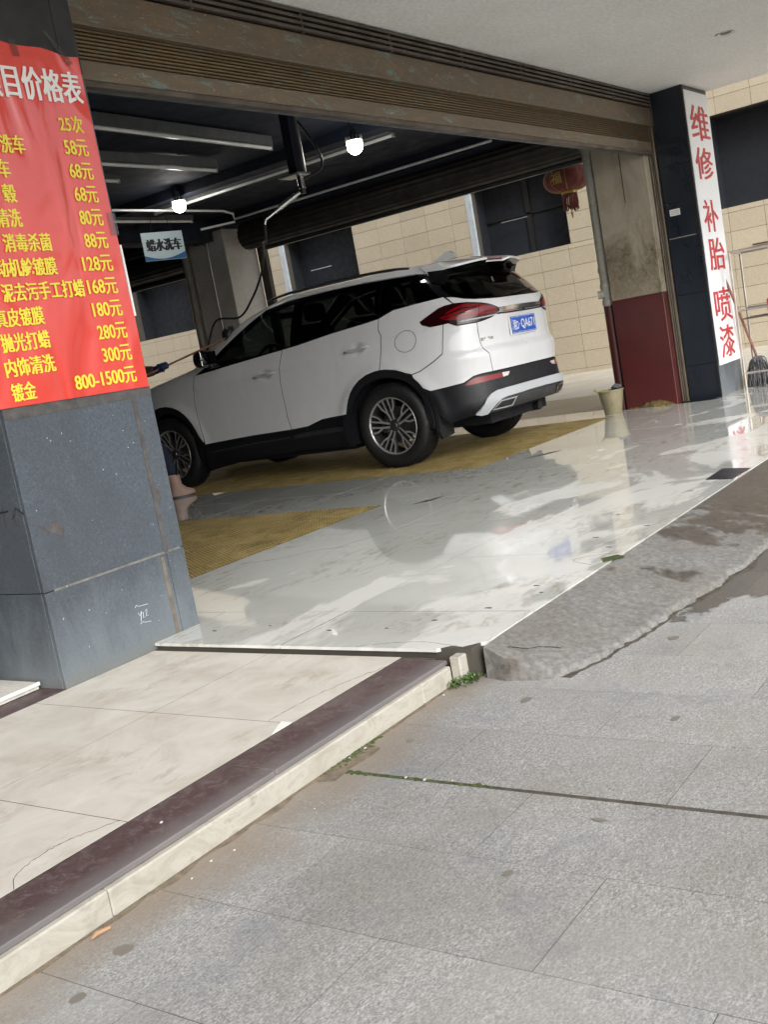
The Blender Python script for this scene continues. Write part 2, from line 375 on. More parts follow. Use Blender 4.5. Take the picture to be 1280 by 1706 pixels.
def curve_pts(p, n=20):  # catmull-rom
    p = [Vector(q) for q in p]; p = [p[0]*2-p[1]]+p+[p[-1]*2-p[-2]]; out = []
    for i in range(1, len(p)-2):
        for k in range(n):
            t = k/n; a,b,c,d = p[i-1:i+3]
            out.append(.5*((2*b)+(-a+c)*t+(2*a-5*b+4*c-d)*t*t+(-a+3*b-3*c+d)*t**3))
    return out+[p[-2]]
def lathe(bm, prof, seg=32, axis='Z', org=(0,0,0), mi=None, cap=False):
    org = Vector(org); rings = []
    for rr, h in prof:
        ring = []
        for k in range(seg):
            a = 2*math.pi*k/seg; c, s_ = math.cos(a)*rr, math.sin(a)*rr
            ring.append(bm.verts.new(org+Vector({'Z':(c,s_,h),'X':(h,c,s_),'Y':(c,h,s_)}[axis])))
        rings.append(ring)
    for i, (q, w) in enumerate(zip(rings, rings[1:])):
        for k in range(seg):
            f_ = bm.faces.new((q[k], q[(k+1)%seg], w[(k+1)%seg], w[k]))
            if mi: f_.material_index = mi[i]
    if cap: bm.faces.new(rings[0][::-1]); bm.faces.new(rings[-1])
def prism(bm, poly, h0, h1, plane='XY'):
    def P(a, b, h): return {'XY':(a,b,h),'XZ':(a,h,b),'YZ':(h,a,b)}[plane]
    lo = [bm.verts.new(P(a,b,h0)) for a,b in poly]; hi = [bm.verts.new(P(a,b,h1)) for a,b in poly]; n = len(poly)
    for i in range(n): bm.faces.new((lo[i], lo[(i+1)%n], hi[(i+1)%n], hi[i]))
    for ring, fl in ((lo, True), (hi, False)):
        for tri in tessellate_polygon([[v.co for v in ring]]):
            try: bm.faces.new([ring[i] for i in tri])
            except ValueError: pass
def text(name, s, o0, ax, up, w, h, mat, parent=None, bold=.0, copies=1, cstep=.0, thick=.0006):
    """lettering fitted to a w x h box whose lower left corner is o0, lying in the plane of ax and up"""
    cu = bpy.data.curves.new(name, 'FONT'); cu.body = s; cu.resolution_u = 3; cu.offset = bold
    to = bpy.data.objects.new(name, cu); COL.objects.link(to)
    dg = bpy.context.evaluated_depsgraph_get(); dg.update()
    me = bpy.data.meshes.new_from_object(to.evaluated_get(dg)); 
    bpy.data.objects.remove(to); bpy.data.curves.remove(cu)
    co = np.empty(len(me.vertices)*3); me.vertices.foreach_get('co', co); co = co.reshape(-1,3)
    mn, mx = co.min(0), co.max(0); co = (co-mn)/np.maximum(mx-mn, 1e-6)
    ax = np.array(ax, float); up = np.array(up, float); nr = np.cross(ax, up)
    bm = bmesh.new()
    for k in range(copies):
        q = np.array(o0)+np.outer(co[:,0]*w+(k-(copies-1)/2)*cstep*w, ax)+np.outer(co[:,1]*h, up)+nr*thick*(k+1)
        vs = [bm.verts.new(c) for c in q]
        for p in me.polygons:
            try: bm.faces.new([vs[i] for i in p.vertices])
            except ValueError: pass
    bpy.data.meshes.remove(me)
    me2 = bpy.data.meshes.new(name); bm.to_mesh(me2); bm.free()
    return link(name, me2, mat, parent)
def copy_tree(o, parent=None):
    c = o.copy(); COL.objects.link(c)
    if parent: c.parent = parent
    for ch in [x for x in COL.objects if x.parent == o]: copy_tree(ch, c)
    return c
def plate(bm, poly, z0, z1): prism(bm, poly, z0, z1, 'XY')
def jag(a, b, n, amp, seed=0):
    """ragged line from a to b"""
    a, b = Vector(a), Vector(b); d = (b-a); nrm = Vector((-d.y, d.x)).normalized(); out = []
    for i in range(n+1):
        t = i/n; k = 0 if i in (0, n) else noise.noise(Vector((t*n*.7+seed*9.1, seed, 0)))*amp*2
        out.append(tuple(a+d*t+nrm*k))
    return out
# ------------------------------------------------------------------ THE SETTING: ground
ZS = -.11; ZT = -.03
bm = bmesh.new(); v = [bm.verts.new(c) for c in ((-60,-60,-.19),(80,-60,-.19),(80,80,-.19),(-60,80,-.19))]; bm.faces.new(v)
tag(obj('ground', bm, M['joint']), kind='structure')
pav = struct('street_pavement')
B('pavement_bed', (-3,-6,-.185), (20,1.90,ZS-.0011), M['joint'], pav)
slab_me = {}
def slab(name, x0, y0, x1, y1, z, th, mat, parent, bev=.003, gap=.002, tilt=0):
    key = (name, round(x1-x0,3), round(y1-y0,3), th)
    if key not in slab_me:
        bm = bmesh.new(); a, b = (x1-x0)/2-gap, (y1-y0)/2-gap; box(bm, (-a,-b,-th), (a,b,0), bev)
        me = bpy.data.meshes.new(name); bmesh.ops.recalc_face_normals(bm, faces=bm.faces[:]); bm.to_mesh(me); bm.free(); me.materials.append(mat); slab_me[key] = me
    o = bpy.data.objects.new(name, slab_me[key]); COL.objects.link(o); o.parent = parent
    o.location = ((x0+x1)/2, (y0+y1)/2, z); o.rotation_euler = (random.uniform(-1,1)*tilt, random.uniform(-1,1)*tilt, 0)
    return o
xs = [2.128+.3345*k for k in range(-8, 27)]
cnt = 0
for i, x0 in enumerate(xs[:-1]):
    k = i-8
    yj = 1.61 if k % 2 == 0 else 1.277
    ys = [1.92]+[yj-.665*j for j in range(0, 6)]
    wide = .015 if k == -1 else 0      # one open, mossy joint at x=2.128
    for ya, yb in zip(ys, ys[1:]):
        if x0 > 5.5 and yb < -.6: continue
        slab('paving_slab', x0, yb, x0+.3345-wide, ya, ZS+random.uniform(-.0003,.0004), .04, M['slab'], pav, 0, .0012, .0004); cnt += 1
# far roadway beyond the slabs, towards the street behind the camera
tag(B('road', (-40,-40,-.17), (70,-2.1,-.125), M['slab']), kind='structure')
# moss in the open joint
def scatter_leaf(name, pts, r0, r1, mat, parent=None, n=6):
    bm = bmesh.new()
    for p in pts:
        for _ in range(n):
            c = Vector(p)+Vector((random.gauss(0,.012), random.gauss(0,.012), random.uniform(.002,.02))); rr = random.uniform(r0, r1)
            nrm = Vector((random.gauss(0,.5), random.gauss(0,.5), 1)).normalized(); a = nrm.orthogonal().normalized(); b = nrm.cross(a)
            vs = [bm.verts.new(c+a*rr*math.cos(t_)+b*rr*math.sin(t_)*.7) for t_ in (0, 1.05, 2.1, 3.14, 4.19, 5.24)]; bm.faces.new(vs)
    return obj(name, bm, mat, parent)
bm = bmesh.new()
for i in range(240):
    t_ = i/240; x = 2.1195+random.gauss(0,.004); y = 1.92-t_*.55; 
    if random.random() < .3+t_*.5: continue
    s_ = random.uniform(.003,.007); bmesh.ops.create_icosphere(bm, subdivisions=1, radius=s_, matrix=Matrix.Translation((x,y,ZS-.001)) @ Matrix.Diagonal((1,1.6,.5,1)))
for i in range(220):
    x = 2.16+random.gauss(0,.045)+random.random()*.12; y = 1.925-abs(random.gauss(0,.016)); s_ = random.uniform(.003,.008)
    bmesh.ops.create_icosphere(bm, subdivisions=1, radius=s_, matrix=Matrix.Translation((x,y,ZS)) @ Matrix.Diagonal((1,1,.6,1)))
tag(obj('moss', bm, M['moss'], None, 80), 'dark green moss growing in the wide paving joint by the kerb', 'moss', kind='stuff')
bm = bmesh.new()   # thin line of washed dirt along the kerb foot
pts = [(-.4,1.925)]+[(-.4+.02*i, 1.915-abs(noise.noise(Vector((i*.11,3,0))))*.05-(.05 if 2.05<-.4+.02*i<2.3 else 0)) for i in range(162)]+[(2.84,1.93)]
prism(bm, pts, ZS, ZS+.0025); tag(obj('kerb_dirt', bm, simple('brown_grit', (.17,.135,.095), .9, var=.35, scale=30, bump=.6)), 'thin brown line of dirt washed against the kerb foot', 'dirt', kind='stuff')
# ---- step terrace left: beige tiles, purple nosing, white kerb stones
ter = struct('terrace')
B('terrace_bed', (-4,2.0,-.18), (2.829,3.70,ZT-.0005), M['joint'], ter)
B('terrace_bed', (-4,3.70,-.18), (2.37,4.3,ZT-.002), M['grout'], ter)
for x0, x1 in ((-1.02,-.37),(-.37,.28),(.28,.93),(.93,1.582),(1.582,2.231),(2.231,2.829)):
    for y0, y1 in ((2.135,2.755),(2.755,3.39)):
        slab('step_tile', x0, y0, x1, y1, ZT, .02, M['terr'], ter, 0, .0017, .0002)
for x0, x1 in ((-1.0,.3),(.3,1.55),(1.55,2.376)):
    slab('border_tile', x0, 3.392, x1, 3.53, ZT+.0005, .02, M['kerbtop'], ter, .001, .001)
for x0, x1 in ((-1.2,-.1),(-.1,1.0),(1.0,1.93),(1.93,2.81)):
    slab('nosing_stone', x0, 1.938, x1, 2.133, ZT+.001, .016, M['kerbtop'], ter, .003, .001, .001)
for x0, x1 in ((-1.5,-.45),(-.45,.42),(.42,1.335),(1.335,2.62),(2.62,2.80)):
    slab('kerb_stone', x0, 1.922, x1, 1.99, ZT-.0155, .085, M['kerb'], ter, .004, .0008, .0015)
# cracks in two beige tiles
CR1 = [(2.235,2.232),(2.381,2.228),(2.539,2.203),(2.633,2.173),(2.73,2.136)]
CR2 = [(1.245,2.138),(1.29,2.195),(1.368,2.221),(1.46,2.220),(1.58,2.165)]
FC1 = [(2.842,2.34),(2.880,2.238),(2.905,2.101),(2.875,1.96),(2.872,1.93)]
FC2 = [(4.165,4.133),(4.265,3.908),(4.407,3.808),(4.483,3.612)]
def crack(pts, z, rad, par, sd=0):
    q = curve_pts([(x,y_,z) for x,y_ in pts], 14); out = []
    for i_, p in enumerate(q):
        n_ = noise.noise(Vector((i_*.9, sd, 0)))*.006+noise.noise(Vector((i_*.25, sd, 3)))*.008; out.append(Vector((p.x+n_*.6, p.y+n_, z)))
    bm = bmesh.new(); tube(bm, out, [rad*(.35+.65*abs(noise.noise(Vector((k*.5, sd, 9)))+.35)) for k in range(len(out))], 4); return obj('crack', bm, M['joint'], par)
crack(CR1, ZT, .0013, ter, 1); crack(CR2, ZT, .0016, ter, 2)
# door sill left of the pillar
ds = empty('glass_door', 'bronze framed dark glass door at the left edge beyond the granite pillar', 'door', (0,3.78,0))
def loc_child(o, root): o.location = Vector(o.location)-Vector(root.location); return o
loc_child(B('sill', (-2.5,3.535,-.028), (2.36,3.9,0), M['greycol'], ds, .002), ds)
loc_child(B('sill_edge', (-2.5,3.527,-.012), (2.362,3.535,.001), M['wprint'], ds), ds)
for x in (2.245, .9): loc_child(B('frame', (x,3.72,.001), (x+.045,3.80,2.5), M['rail'], ds, .003), ds)
loc_child(B('frame', (-2.5,3.72,2.5), (2.36,3.80,2.58), M['rail'], ds, .003), ds)
loc_child(B('frame', (.945,3.725,.001), (2.245,3.795,.07), M['rail'], ds, .003), ds)
loc_child(B('pane', (.945,3.755,.07), (2.245,3.765,2.5), M['glass2'], ds), ds)
loc_child(B('pane', (-2.5,3.755,.0), (.9,3.765,2.5), M['glass2'], ds), ds)
# ---- tiled wash floor
fl = struct('tiled_floor')
def bed(x0,y0,x1,y1): return B('floor_bed', (x0,y0,-.17), (x1,y1,-.0004), M['grout'], fl)
bed(2.845,1.86,11.45,3.40); bed(3.12,3.40,10.1,4.235); bed(5.70,4.235,7.04,12.9); bed(2.4,4.235,3.60,12.9); bed(9.66,4.235,10.42,12.9)
X = [2.832]+[3.265+.853*k for k in range(10)]
def ftile(x0,y0,x1,y1): return slab('floor_tile', x0,y0,x1,y1, random.uniform(-.0001,.0002), .012, M['floor'], fl, 0, .0018, .0001)
for x0, x1 in zip(X, X[1:]):
    for y0, y1 in ((1.84,2.70),(2.70,3.56)):
        if x1 > 10.1 and y0 > 2.6: y1 = 3.36
        if x0 < 3.2 and y0 > 2.6: y1 = 3.388
        if x0 < 3.0 and y0 < 1.9: continue
        ftile(x0,y0,x1,y1)
    if x0 > 3.2 and x1 < 10.2: ftile(x0,3.56,x1,4.235)
ftile(10.94,2.70,11.45,3.4); ftile(3.108,3.39,3.263,4.235)
# front-left broken corner tile
bm = bmesh.new()
plate(bm, [(2.834,2.695),(2.834,1.992),(2.872,1.955),(2.862,1.905),(2.905,1.868),(2.915,1.842),(3.262,1.842),(3.262,2.695)], -.012, 0)
obj('floor_tile', bm, M['floor'], fl)
y = 4.24
while y < 12.8:
    for x0, x1 in ((5.70,6.37),(6.37,7.04)): ftile(x0,y,x1,y+.853)
    ftile(9.66,y,10.06,y+.853); ftile(10.06,y,10.43,y+.853)
    for x0, x1 in ((2.45,3.02),(3.02,3.60)): ftile(x0,y,x1,y+.853)
    y += .853
# chipped black inset tiles and cracks
for k, (p) in enumerate(([(5.63,3.94),(5.70,3.86),(5.85,3.83),(5.80,3.88)], [(7.26,3.99),(7.30,3.88),(7.56,3.78),(7.50,3.86)], [(5.70,2.02),(6.03,2.03),(5.97,1.85),(5.66,1.86)])):
    bm = bmesh.new(); plate(bm, p, .0009, .0022); obj('floor_patch', bm, M['chip'] if k == 1 else M['blk'], fl)
for k, p in enumerate((FC1, FC2, [(3.9,1.9),(3.98,2.02),(4.05,1.98),(4.1,1.86)],[(4.2,3.6),(4.5,3.66),(5.0,3.5),(5.4,3.46)])): crack(p, .0002, .001, fl, 5+k)
bm = bmesh.new(); plate(bm, [(3.93,1.86),(4.02,1.80),(4.05,1.85),(4.0,1.90)], .001, .0025); obj('moss_patch', bm, M['moss'], fl)
random.seed(3)
bm = bmesh.new()
for (x,y_) in [(3.05,2.35),(3.07,2.95),(3.3,2.05),(3.6,2.0),(4.4,2.1),(4.9,2.2),(5.4,2.0),(3.02,2.6),(3.0,3.2),(3.5,1.93),(4.2,1.95),(6.2,2.4),(4.6,1.93),(3.15,2.2),(5.2,2.6)]:
    rr = random.uniform(.005,.012); pts = [(x+rr*random.uniform(.6,1.2)*math.cos(a)*.7, y_+1.7*rr*random.uniform(.6,1.2)*math.sin(a)) for a in np.linspace(0,6.28,8)[:-1]]
    plate(bm, pts, .0008, .0018)
tag(obj('floor_dirt', bm, M['joint']), 'small dark scraps and chips of dirt on the wet cream tiles', 'dirt', kind='stuff')
# risers under the platform edge
B('platform_riser', (2.848,2.0,-.17), (2.856,3.385,-.013), M['joint'], fl)
sg = bpy.data.objects
o = B('riser_stone', (2.80,1.885,-.125), (2.915,1.925,-.016), M['kerb'], fl, .004)
o.rotation_euler.z = 0
# ---- concrete ramp
top = [(2.875,1.832,-.004),(3.1,1.838,-.002),(3.46,1.836,-.003),(4.07,1.832,-.003),(4.96,1.834,-.003),(6.2,1.834,-.002),(8,1.834,-.002),(11.5,1.834,-.002)]
foot = [(2.865,1.80,ZS),(2.845,1.62,ZS),(3.11,1.51,ZS),(3.37,1.46,ZS),(4.17,1.372,ZS),(5.3,1.35,ZS),(7.5,1.34,ZS),(11.5,1.33,ZS)]
def interp_line(L, x):
    return [float(np.interp(x, [p[0] for p in L], [p[k] for p in L])) for k in (1,2)]
bm = bmesh.new(); NXR = 520; NYR = 44; grid = []
fx = sorted(foot[1:], key=lambda p: p[0])
for i in range(NXR+1):
    x = 2.87+(11.5-2.87)*(i/NXR)**1.7; ty, tz = interp_line(top, x)
    fy = float(np.interp(x, [p[0] for p in fx], [p[1] for p in fx])) 
    if x < 3.1: fy = float(np.interp(x, [2.86,2.90,3.0,3.1],[1.66,1.575,1.53,1.512]))
    fy += noise.noise(Vector((x*6,0,0)))*.022+noise.noise(Vector((x*23,5,0)))*.014+noise.noise(Vector((x*60,9,0)))*.006
    row = []
    for j in range(NYR+1):
        t_ = j/NYR; y_ = ty+(fy-ty)*t_
        prof = -.003-(.086*t_**1.08) if t_ < .975 else -.003-.086*.975-(t_-.975)/.025*.03
        z = prof+noise.noise(Vector((x*3,y_*5,0)))*.010*min(1,t_*3)+noise.noise(Vector((x*42,y_*42,2)))*.0018*min(1,.3+t_*2)+noise.noise(Vector((x*14,y_*14,7)))*.0035*min(1,t_*2)
        if j == NYR: z = ZS-.01
        xx = x-(.012*math.sin(math.pi*t_)+noise.noise(Vector((0,y_*14,0)))*.01)*(1 if i < 4 else 0)
        row.append(bm.verts.new((xx, y_, z)))
    grid.append(row)
for a, b in zip(grid, grid[1:]):
    for j in range(NYR): bm.faces.new((a[j], a[j+1], b[j+1], b[j]))
lowv = [bm.verts.new((v_.co.x-.004, v_.co.y, ZS-.01)) for v_ in grid[0]]
for j in range(NYR): bm.faces.new((grid[0][j], lowv[j], lowv[j+1], grid[0][j+1]))
tag(obj('concrete_ramp', bm, M['ramp'], None, 60), kind='structure')
crack([(2.885,1.80),(2.925,1.76),(2.915,1.70),(2.935,1.64),(2.925,1.575)], -.020, .003, bpy.data.objects['concrete_ramp'], 12)
bm = bmesh.new(); pts = []
for k in range(160):
    x = 2.90+k*.028; fy = float(np.interp(x, [p[0] for p in fx], [p[1] for p in fx])); 
    if x < 3.1: fy = float(np.interp(x, [2.86,2.90,3.0,3.1],[1.66,1.575,1.53,1.512]))
    pts.append((x, fy+noise.noise(Vector((x*6,0,0)))*.022-.006-.045*max(0,noise.noise(Vector((x*3,8,0))))-.02*abs(noise.noise(Vector((x*17,3,0))))))
pts = pts+[(x, y_+.08) for x, y_ in pts[::-1]]
prism(bm, pts, ZS, ZS+.003); tag(obj('foot_dirt', bm, simple('dark_grit', (.085,.072,.055), .9, var=.4, scale=30, bump=.6)), 'brown grit line washed along the foot of the concrete ramp', 'dirt', kind='stuff')
# ---- alley beyond the side openings
tag(B('alley_floor', (12.5,-8,-.16), (17.74,30,-.002), M['alley']), kind='structure')
tag(B('wet_alley_strip', (10.44,3.42,-.16), (12.498,30,-.004), M['alleywet']), kind='structure')
tag(B('side_pavement', (11.452,-8,-.16), (12.498,3.418,-.003), M['alley']), kind='structure')
# ------------------------------------------------------------------ buildings
shop = empty('wash_building', 'car wash building with white soffit over the open shop front', 'building')
B('soffit', (-8,1.3,2.92), (10.985,3.76,3.0), M['soffit'], shop)
B('upper_wall', (-8,1.3,3.001), (10.985,14,9.5), M['wtile'], shop)
B('ceiling', (2.3,3.8,2.96), (10.38,13.1,3.0), M['navy'], shop)
B('back_wall', (2.3,13.0,-.1), (10.6,13.2,2.96), M['navy'], shop)
B('left_wall', (2.2,4.35,-.1), (2.38,13.0,2.96), M['navy'], shop)
B('shop_wall', (-8,4.3,-.1), (2.2,4.4,2.92), M['navy'], shop)
B('beam', (9.95,4.0,2.84), (10.7,13.0,2.958), M['navy'], shop)
B('beam', (2.4,9.2,2.70), (9.94,9.5,2.958), M['navy'], shop)
B('beam', (7.9,3.9,2.86), (8.5,9.19,2.958), M['navy'], shop)
B('beam', (3.2,3.86,2.66), (10.1,4.05,2.955), M['navy'], shop)
# downlight in soffit
bm = bmesh.new(); lathe(bm, [(.045,-.001),(.074,-.008),(.080,0.0)], 24); o = obj('downlight', bm, M['alu'], None, 40); o.location = (8.81,2.495,2.9195)
bm = bmesh.new(); lathe(bm, [(0.0001,-.0012),(.044,-.0012),(.044,-.0005)], 20); obj('bulb', bm, M['black'], o, 40)
tag(o, 'small round recessed downlight with metal rim in the white soffit', 'downlight')
# left pillar
lp = empty('granite_pillar', 'wide grey granite clad pillar behind the red price banner', 'pillar', (2.74,3.7,0))
def lb(name, a, b, mat, bev=0, par=None):
    o = B(name, a, b, mat, par or lp, bev); o.location = -Vector((par or lp).location); return o
lb('core', (2.40,3.41,-.03), (3.085,4.28,2.915), M['chip'])
M['charcoal'] = simple('matt_charcoal_stone', (.022,.022,.023), .6, var=.3, scale=6, bump=.2)
for z0, z1 in ((-.03,.345),(.348,2.30),(2.303,2.915)):
    M['gr_'] = M['granite'] if z0 < 2 else M['charcoal']
    lb('stone_panel', (2.376,3.388,z0), (3.0,3.408,z1), M['gr_'], .0015)
    lb('stone_panel', (3.003,3.388,z0), (3.10,3.408,z1), M['gr_'], .0015)
    lb('stone_panel', (2.374,3.409,z0), (2.396,4.27,z1), M['gr_'], .0015)
    lb('stone_panel', (3.088,3.409,z0), (3.106,4.27,z1), M['gr_'], .0015)
lb('sealant', (2.42,3.3868,.342), (3.08,3.3879,.351), M['seal'])
lb('rust_streak', (2.962,3.3866,.0), (2.982,3.3878,.33), M['rust'])
lb('old_sealant', (2.990,3.3862,.345), (3.012,3.3876,1.01), M['chip'])
lb('glue_strip', (2.375,3.3864,1.0), (3.10,3.3878,1.045), M['chip'])
def flat(name, poly, y_, mat, par):
    bm = bmesh.new(); prism(bm, poly, y_, y_-.0012, 'XZ'); o = obj(name, bm, mat, par); o.location = -Vector(par.location); return o
flat('chip_mark', [(2.415,.60),(2.455,.585),(2.50,.60),(2.525,.565),(2.515,.535),(2.47,.555),(2.44,.575)], 3.3878, M['chip'], lp)
flat('chip_mark', [(3.0,.585),(3.012,.625),(3.03,.60),(3.034,.57),(3.022,.548)], 3.3878, M['chip'], lp)
def scr(pts):
    o = T('marker_scribble', [(x,3.3868,z) for x,z in pts], .0011, M['scrape'], lp, 4); o.location = -Vector(lp.location)
scr([(2.775,.170),(2.785,.178),(2.795,.170),(2.845,.166)]); scr([(2.785,.098),(2.797,.104),(2.81,.098),(2.842,.093)])
scr([(2.785,.145),(2.792,.130),(2.803,.148),(2.790,.108)]); scr([(2.803,.140),(2.812,.140),(2.806,.118),(2.816,.120)]); scr([(2.82,.142),(2.832,.142),(2.822,.120),(2.835,.121)])
random.seed(5)
for _ in range(26):
    x, z = random.uniform(2.42,3.08), random.uniform(.03,.95); a = random.uniform(0,3.14); l_ = random.uniform(.002,.007)
    scr([(x,z),(x+l_*math.cos(a),z+l_*math.sin(a))])
# dark smear strokes on the pillar's left face
for q in ([(3.40,.675),(3.44,.70),(3.47,.66)],[(3.45,.69),(3.45,.63)],[(3.49,.69),(3.56,.685)],[(3.52,.70),(3.525,.63)],[(3.57,.68),(3.60,.64)]):
    o = T('dark_stroke', [(2.3735,y_,z-.02) for y_,z in q], .003, M['blackprint'], lp, 4); o.location = -Vector(lp.location)
# price banner
bn = empty('price_banner', 'red vinyl price list banner with yellow prices taped to granite pillar', 'banner', (2.74,3.38,1.04))
def on(o, root): o.location = -Vector(root.location); return o
bm = bmesh.new(); gx, gz = 24, 44; g = []
tl, tr, bl, br = Vector((2.36,3.382,2.40)), Vector((3.085,3.382,2.362)), Vector((2.36,3.382,1.045)), Vector((3.095,3.382,1.036))
for i in range(gz+1):
    row = []
    for j in range(gx+1):
        s_, t_ = j/gx, i/gz; p = (tl*(1-s_)+tr*s_)*t_+(bl*(1-s_)+br*s_)*(1-t_)
        p.y += noise.noise(Vector((s_*3,t_*5,1)))*.0022
        if t_ == 1: p.z += noise.noise(Vector((s_*6,0,4)))*.012
        if s_ == 1: p.x += noise.noise(Vector((0,t_*8,2)))*.006
        row.append(bm.verts.new(p))
    g.append(row)
for a, b in zip(g, g[1:]):
    for j in range(gx): bm.faces.new((a[j], a[j+1], b[j+1], b[j]))
on(obj('vinyl', bm, M['banner'], bn, 60), bn)
AX, UP = (1,0,0), (0,0,1); YB = 3.3785
def bt(s_, x1, zc, w, h=.070, mat='yel', bold=.022):
    n_ = len(s_); on(text('lettering', s_, (x1-w, YB, zc-h/2), AX, UP, w, h, M[mat], bn, .006, 4, .022/n_ if n_ < 8 else .0035, .0002), bn)
bt('项目价格表', 3.062, 2.235, .47, .125, 'wprint', .03)
rows = [('25次',.117,None,0,0),('58元',.115,'洗车',2.728,.108),('68元',.115,'车',2.638,.055),('68元',.115,'毂',2.640,.055),('80元',.115,'清洗',2.640,.108),('88元',.115,'消毒杀菌',2.752,.215),
        ('128元',.150,'动机舱镀膜',2.752,.27),('168元',.150,'泥去污手工打蜡',2.862,.38),('180元',.150,'真皮镀膜',2.642,.215),('280元',.150,'抛光打蜡',2.645,.215),('300元',.150,'内饰清洗',2.645,.222),('800-1500元',.312,'镀金',2.533,.106)]
for i, (p_, pw, n_, nx, nw) in enumerate(rows):
    z = 2.093-.0906*i; bt(p_, 3.032, z, pw, .066)
    if n_: bt(n_, nx, z-.001+(.0 if i < 9 else -.0), nw, .068)
# clear tape
M['tape'] = mk_glass('clear_tape', (.8,.8,.8), 0)
for q in ([(2.93,2.44),(2.945,2.445),(3.05,2.33),(3.02,2.32)],[(2.76,2.39),(2.79,2.39),(2.80,2.33),(2.765,2.33)],[(3.06,1.75),(3.10,1.75),(3.10,1.66),(3.06,1.66)]):
    bm = bmesh.new(); prism(bm, q, 3.3772, 3.3766, 'XZ'); on(obj('tape', bm, M['tape'], bn), bn)
# sealing strip at the banner's right edge
on(B('white_edge', (3.094,3.379,1.33), (3.103,3.3865,1.62), M['wprint'], bn), bn)
# ---- right pillar with sign
rp = empty('black_stone_pillar', 'dark polished stone pillar carrying the white vertical sign board', 'pillar', (10.6,3.6,0))
def rb(name, a, b, mat, bev=0): o = B(name, a, b, mat, rp, bev); return on(o, rp)
rb('core', (10.26,3.38,-.02), (10.92,3.66,2.915), M['chip'])
for z0, z1 in ((-.02,.335),(.338,1.02),(1.023,1.56),(1.563,2.23),(2.233,2.917)):
    rb('stone_panel', (10.236,3.372,z0), (10.258,3.665,z1), M['blk'], .002)
    rb('stone_panel', (10.259,3.355,z0), (10.935,3.378,z1), M['blk'] if z0 > .3 else M['granite'], .002)
    rb('stone_panel', (10.922,3.379,z0), (10.942,3.665,z1), M['blk'], .002)
rb('corner_trim', (10.228,3.352,-.02), (10.2355,3.3715,2.917), M['black'])
rb('sealant', (10.2345,3.40,1.556), (10.2358,3.66,1.567), M['seal'])
on(B('sticker', (10.2335,3.52,1.77), (10.2358,3.62,1.83), M['wprint'], rp), rp)
for z in (1.815,1.80,1.785): 
    on(B('sticker_print', (10.2328,3.53,z-.002), (10.2334,3.61,z+.002), M['seal'], rp), rp)
sb = empty('repair_sign', 'white vertical sign board with red characters for repair, tyres and paint', 'sign', (10.62,3.34,.32))
bm = bmesh.new(); L_ = []; 
for i in range(41):
    t_ = i/40; z = .30+t_*(2.875-.30); w0 = noise.noise(Vector((z*1.7,1,0)))*.012; w1 = noise.noise(Vector((z*1.5,7,0)))*.018
    L_.append((bm.verts.new((10.262+w0,3.346,z)), bm.verts.new((10.928+w1,3.346,z)), bm.verts.new((10.262+w0,3.352,z)), bm.verts.new((10.928+w1,3.352,z))))
for a, b in zip(L_, L_[1:]):
    bm.faces.new((a[0],a[1],b[1],b[0])); bm.faces.new((a[2],b[2],b[3],a[3])); bm.faces.new((a[0],b[0],b[2],a[2])); bm.faces.new((a[1],a[3],b[3],b[1]))
bm.faces.new((L_[0][0],L_[0][2],L_[0][3],L_[0][1])); bm.faces.new((L_[-1][0],L_[-1][1],L_[-1][3],L_[-1][2]))
on(obj('board', bm, M['signw'], sb, 30), sb)
for ch, x0, x1, z0, z1 in (('维',10.345,10.86,2.425,2.75),('修',10.34,10.83,2.06,2.36),('补',10.37,10.79,1.565,1.87),('胎',10.38,10.84,1.20,1.51),('喷',10.35,10.84,.705,1.03),('漆',10.37,10.80,.355,.665)):
    on(text('lettering', ch, (x0,3.3445,z0), AX, UP, x1-x0, z1-z0, M['redprint'], sb, .003, 6, .008, .0002), sb)
# ---- front shutter, casing and louvres
fs = empty('front_shutter', 'brown roller shutter raised above the front opening with louvred casing', 'shutter', (6.7,3.7,2.36))
def fb(name, a, b, mat, bev=0): return on(B(name, a, b, mat, fs, bev), fs)
XA, XB = 3.11, 10.20
for i in range(4):
    z = 2.800+i*.032; fb('louvre_slat', (XA,3.655,z), (10.228,3.70,z+.017), M['louv'], .001)
fb('louvre_back', (XA,3.80,2.62), (10.30,3.82,2.918), M['dark'])
for k in range(9): fb('louvre_post', (3.25+.87*k,3.662,2.79), (3.268+.87*k,3.72,2.918), M['louv'])
fb('end_plate', (10.229,3.66,2.62), (10.40,3.82,2.918), M['louv'])
fb('casing', (XA,3.675,2.625), (10.229,3.777,2.790), M['shut'], .004)
fb('casing_lip', (XA,3.66,2.618), (10.233,3.70,2.628), M['shut'], .002)
M['slatm'] = mk_shutter('golden_shutter_slat', (.24,.175,.10), (.17,.12,.07)); M['slatm'].node_tree.nodes['Principled BSDF'].inputs['Metallic'].default_value = .6
M['slatm'].node_tree.nodes['Principled BSDF'].inputs['Roughness'].default_value = .33
for i in range(8):
    z = 2.484+i*.0172; bm = bmesh.new()
    prism(bm, [(3.714,z),(3.703,z+.002),(3.697,z+.006),(3.698,z+.011),(3.708,z+.0155),(3.722,z+.0160),(3.722,z)], XA, XB, 'YZ'); on(obj('shutter_slat', bm, M['slatm'], fs), fs)
fb('bottom_bar', (XA,3.695,2.392), (XB,3.727,2.481), M['shut'], .004)
fb('bottom_rail', (XA,3.688,2.366), (XB,3.735,2.391), M['louv'], .003)
fb('rubber_lip', (XA,3.755,2.372), (XB,3.785,2.380), M['batten'], .001)
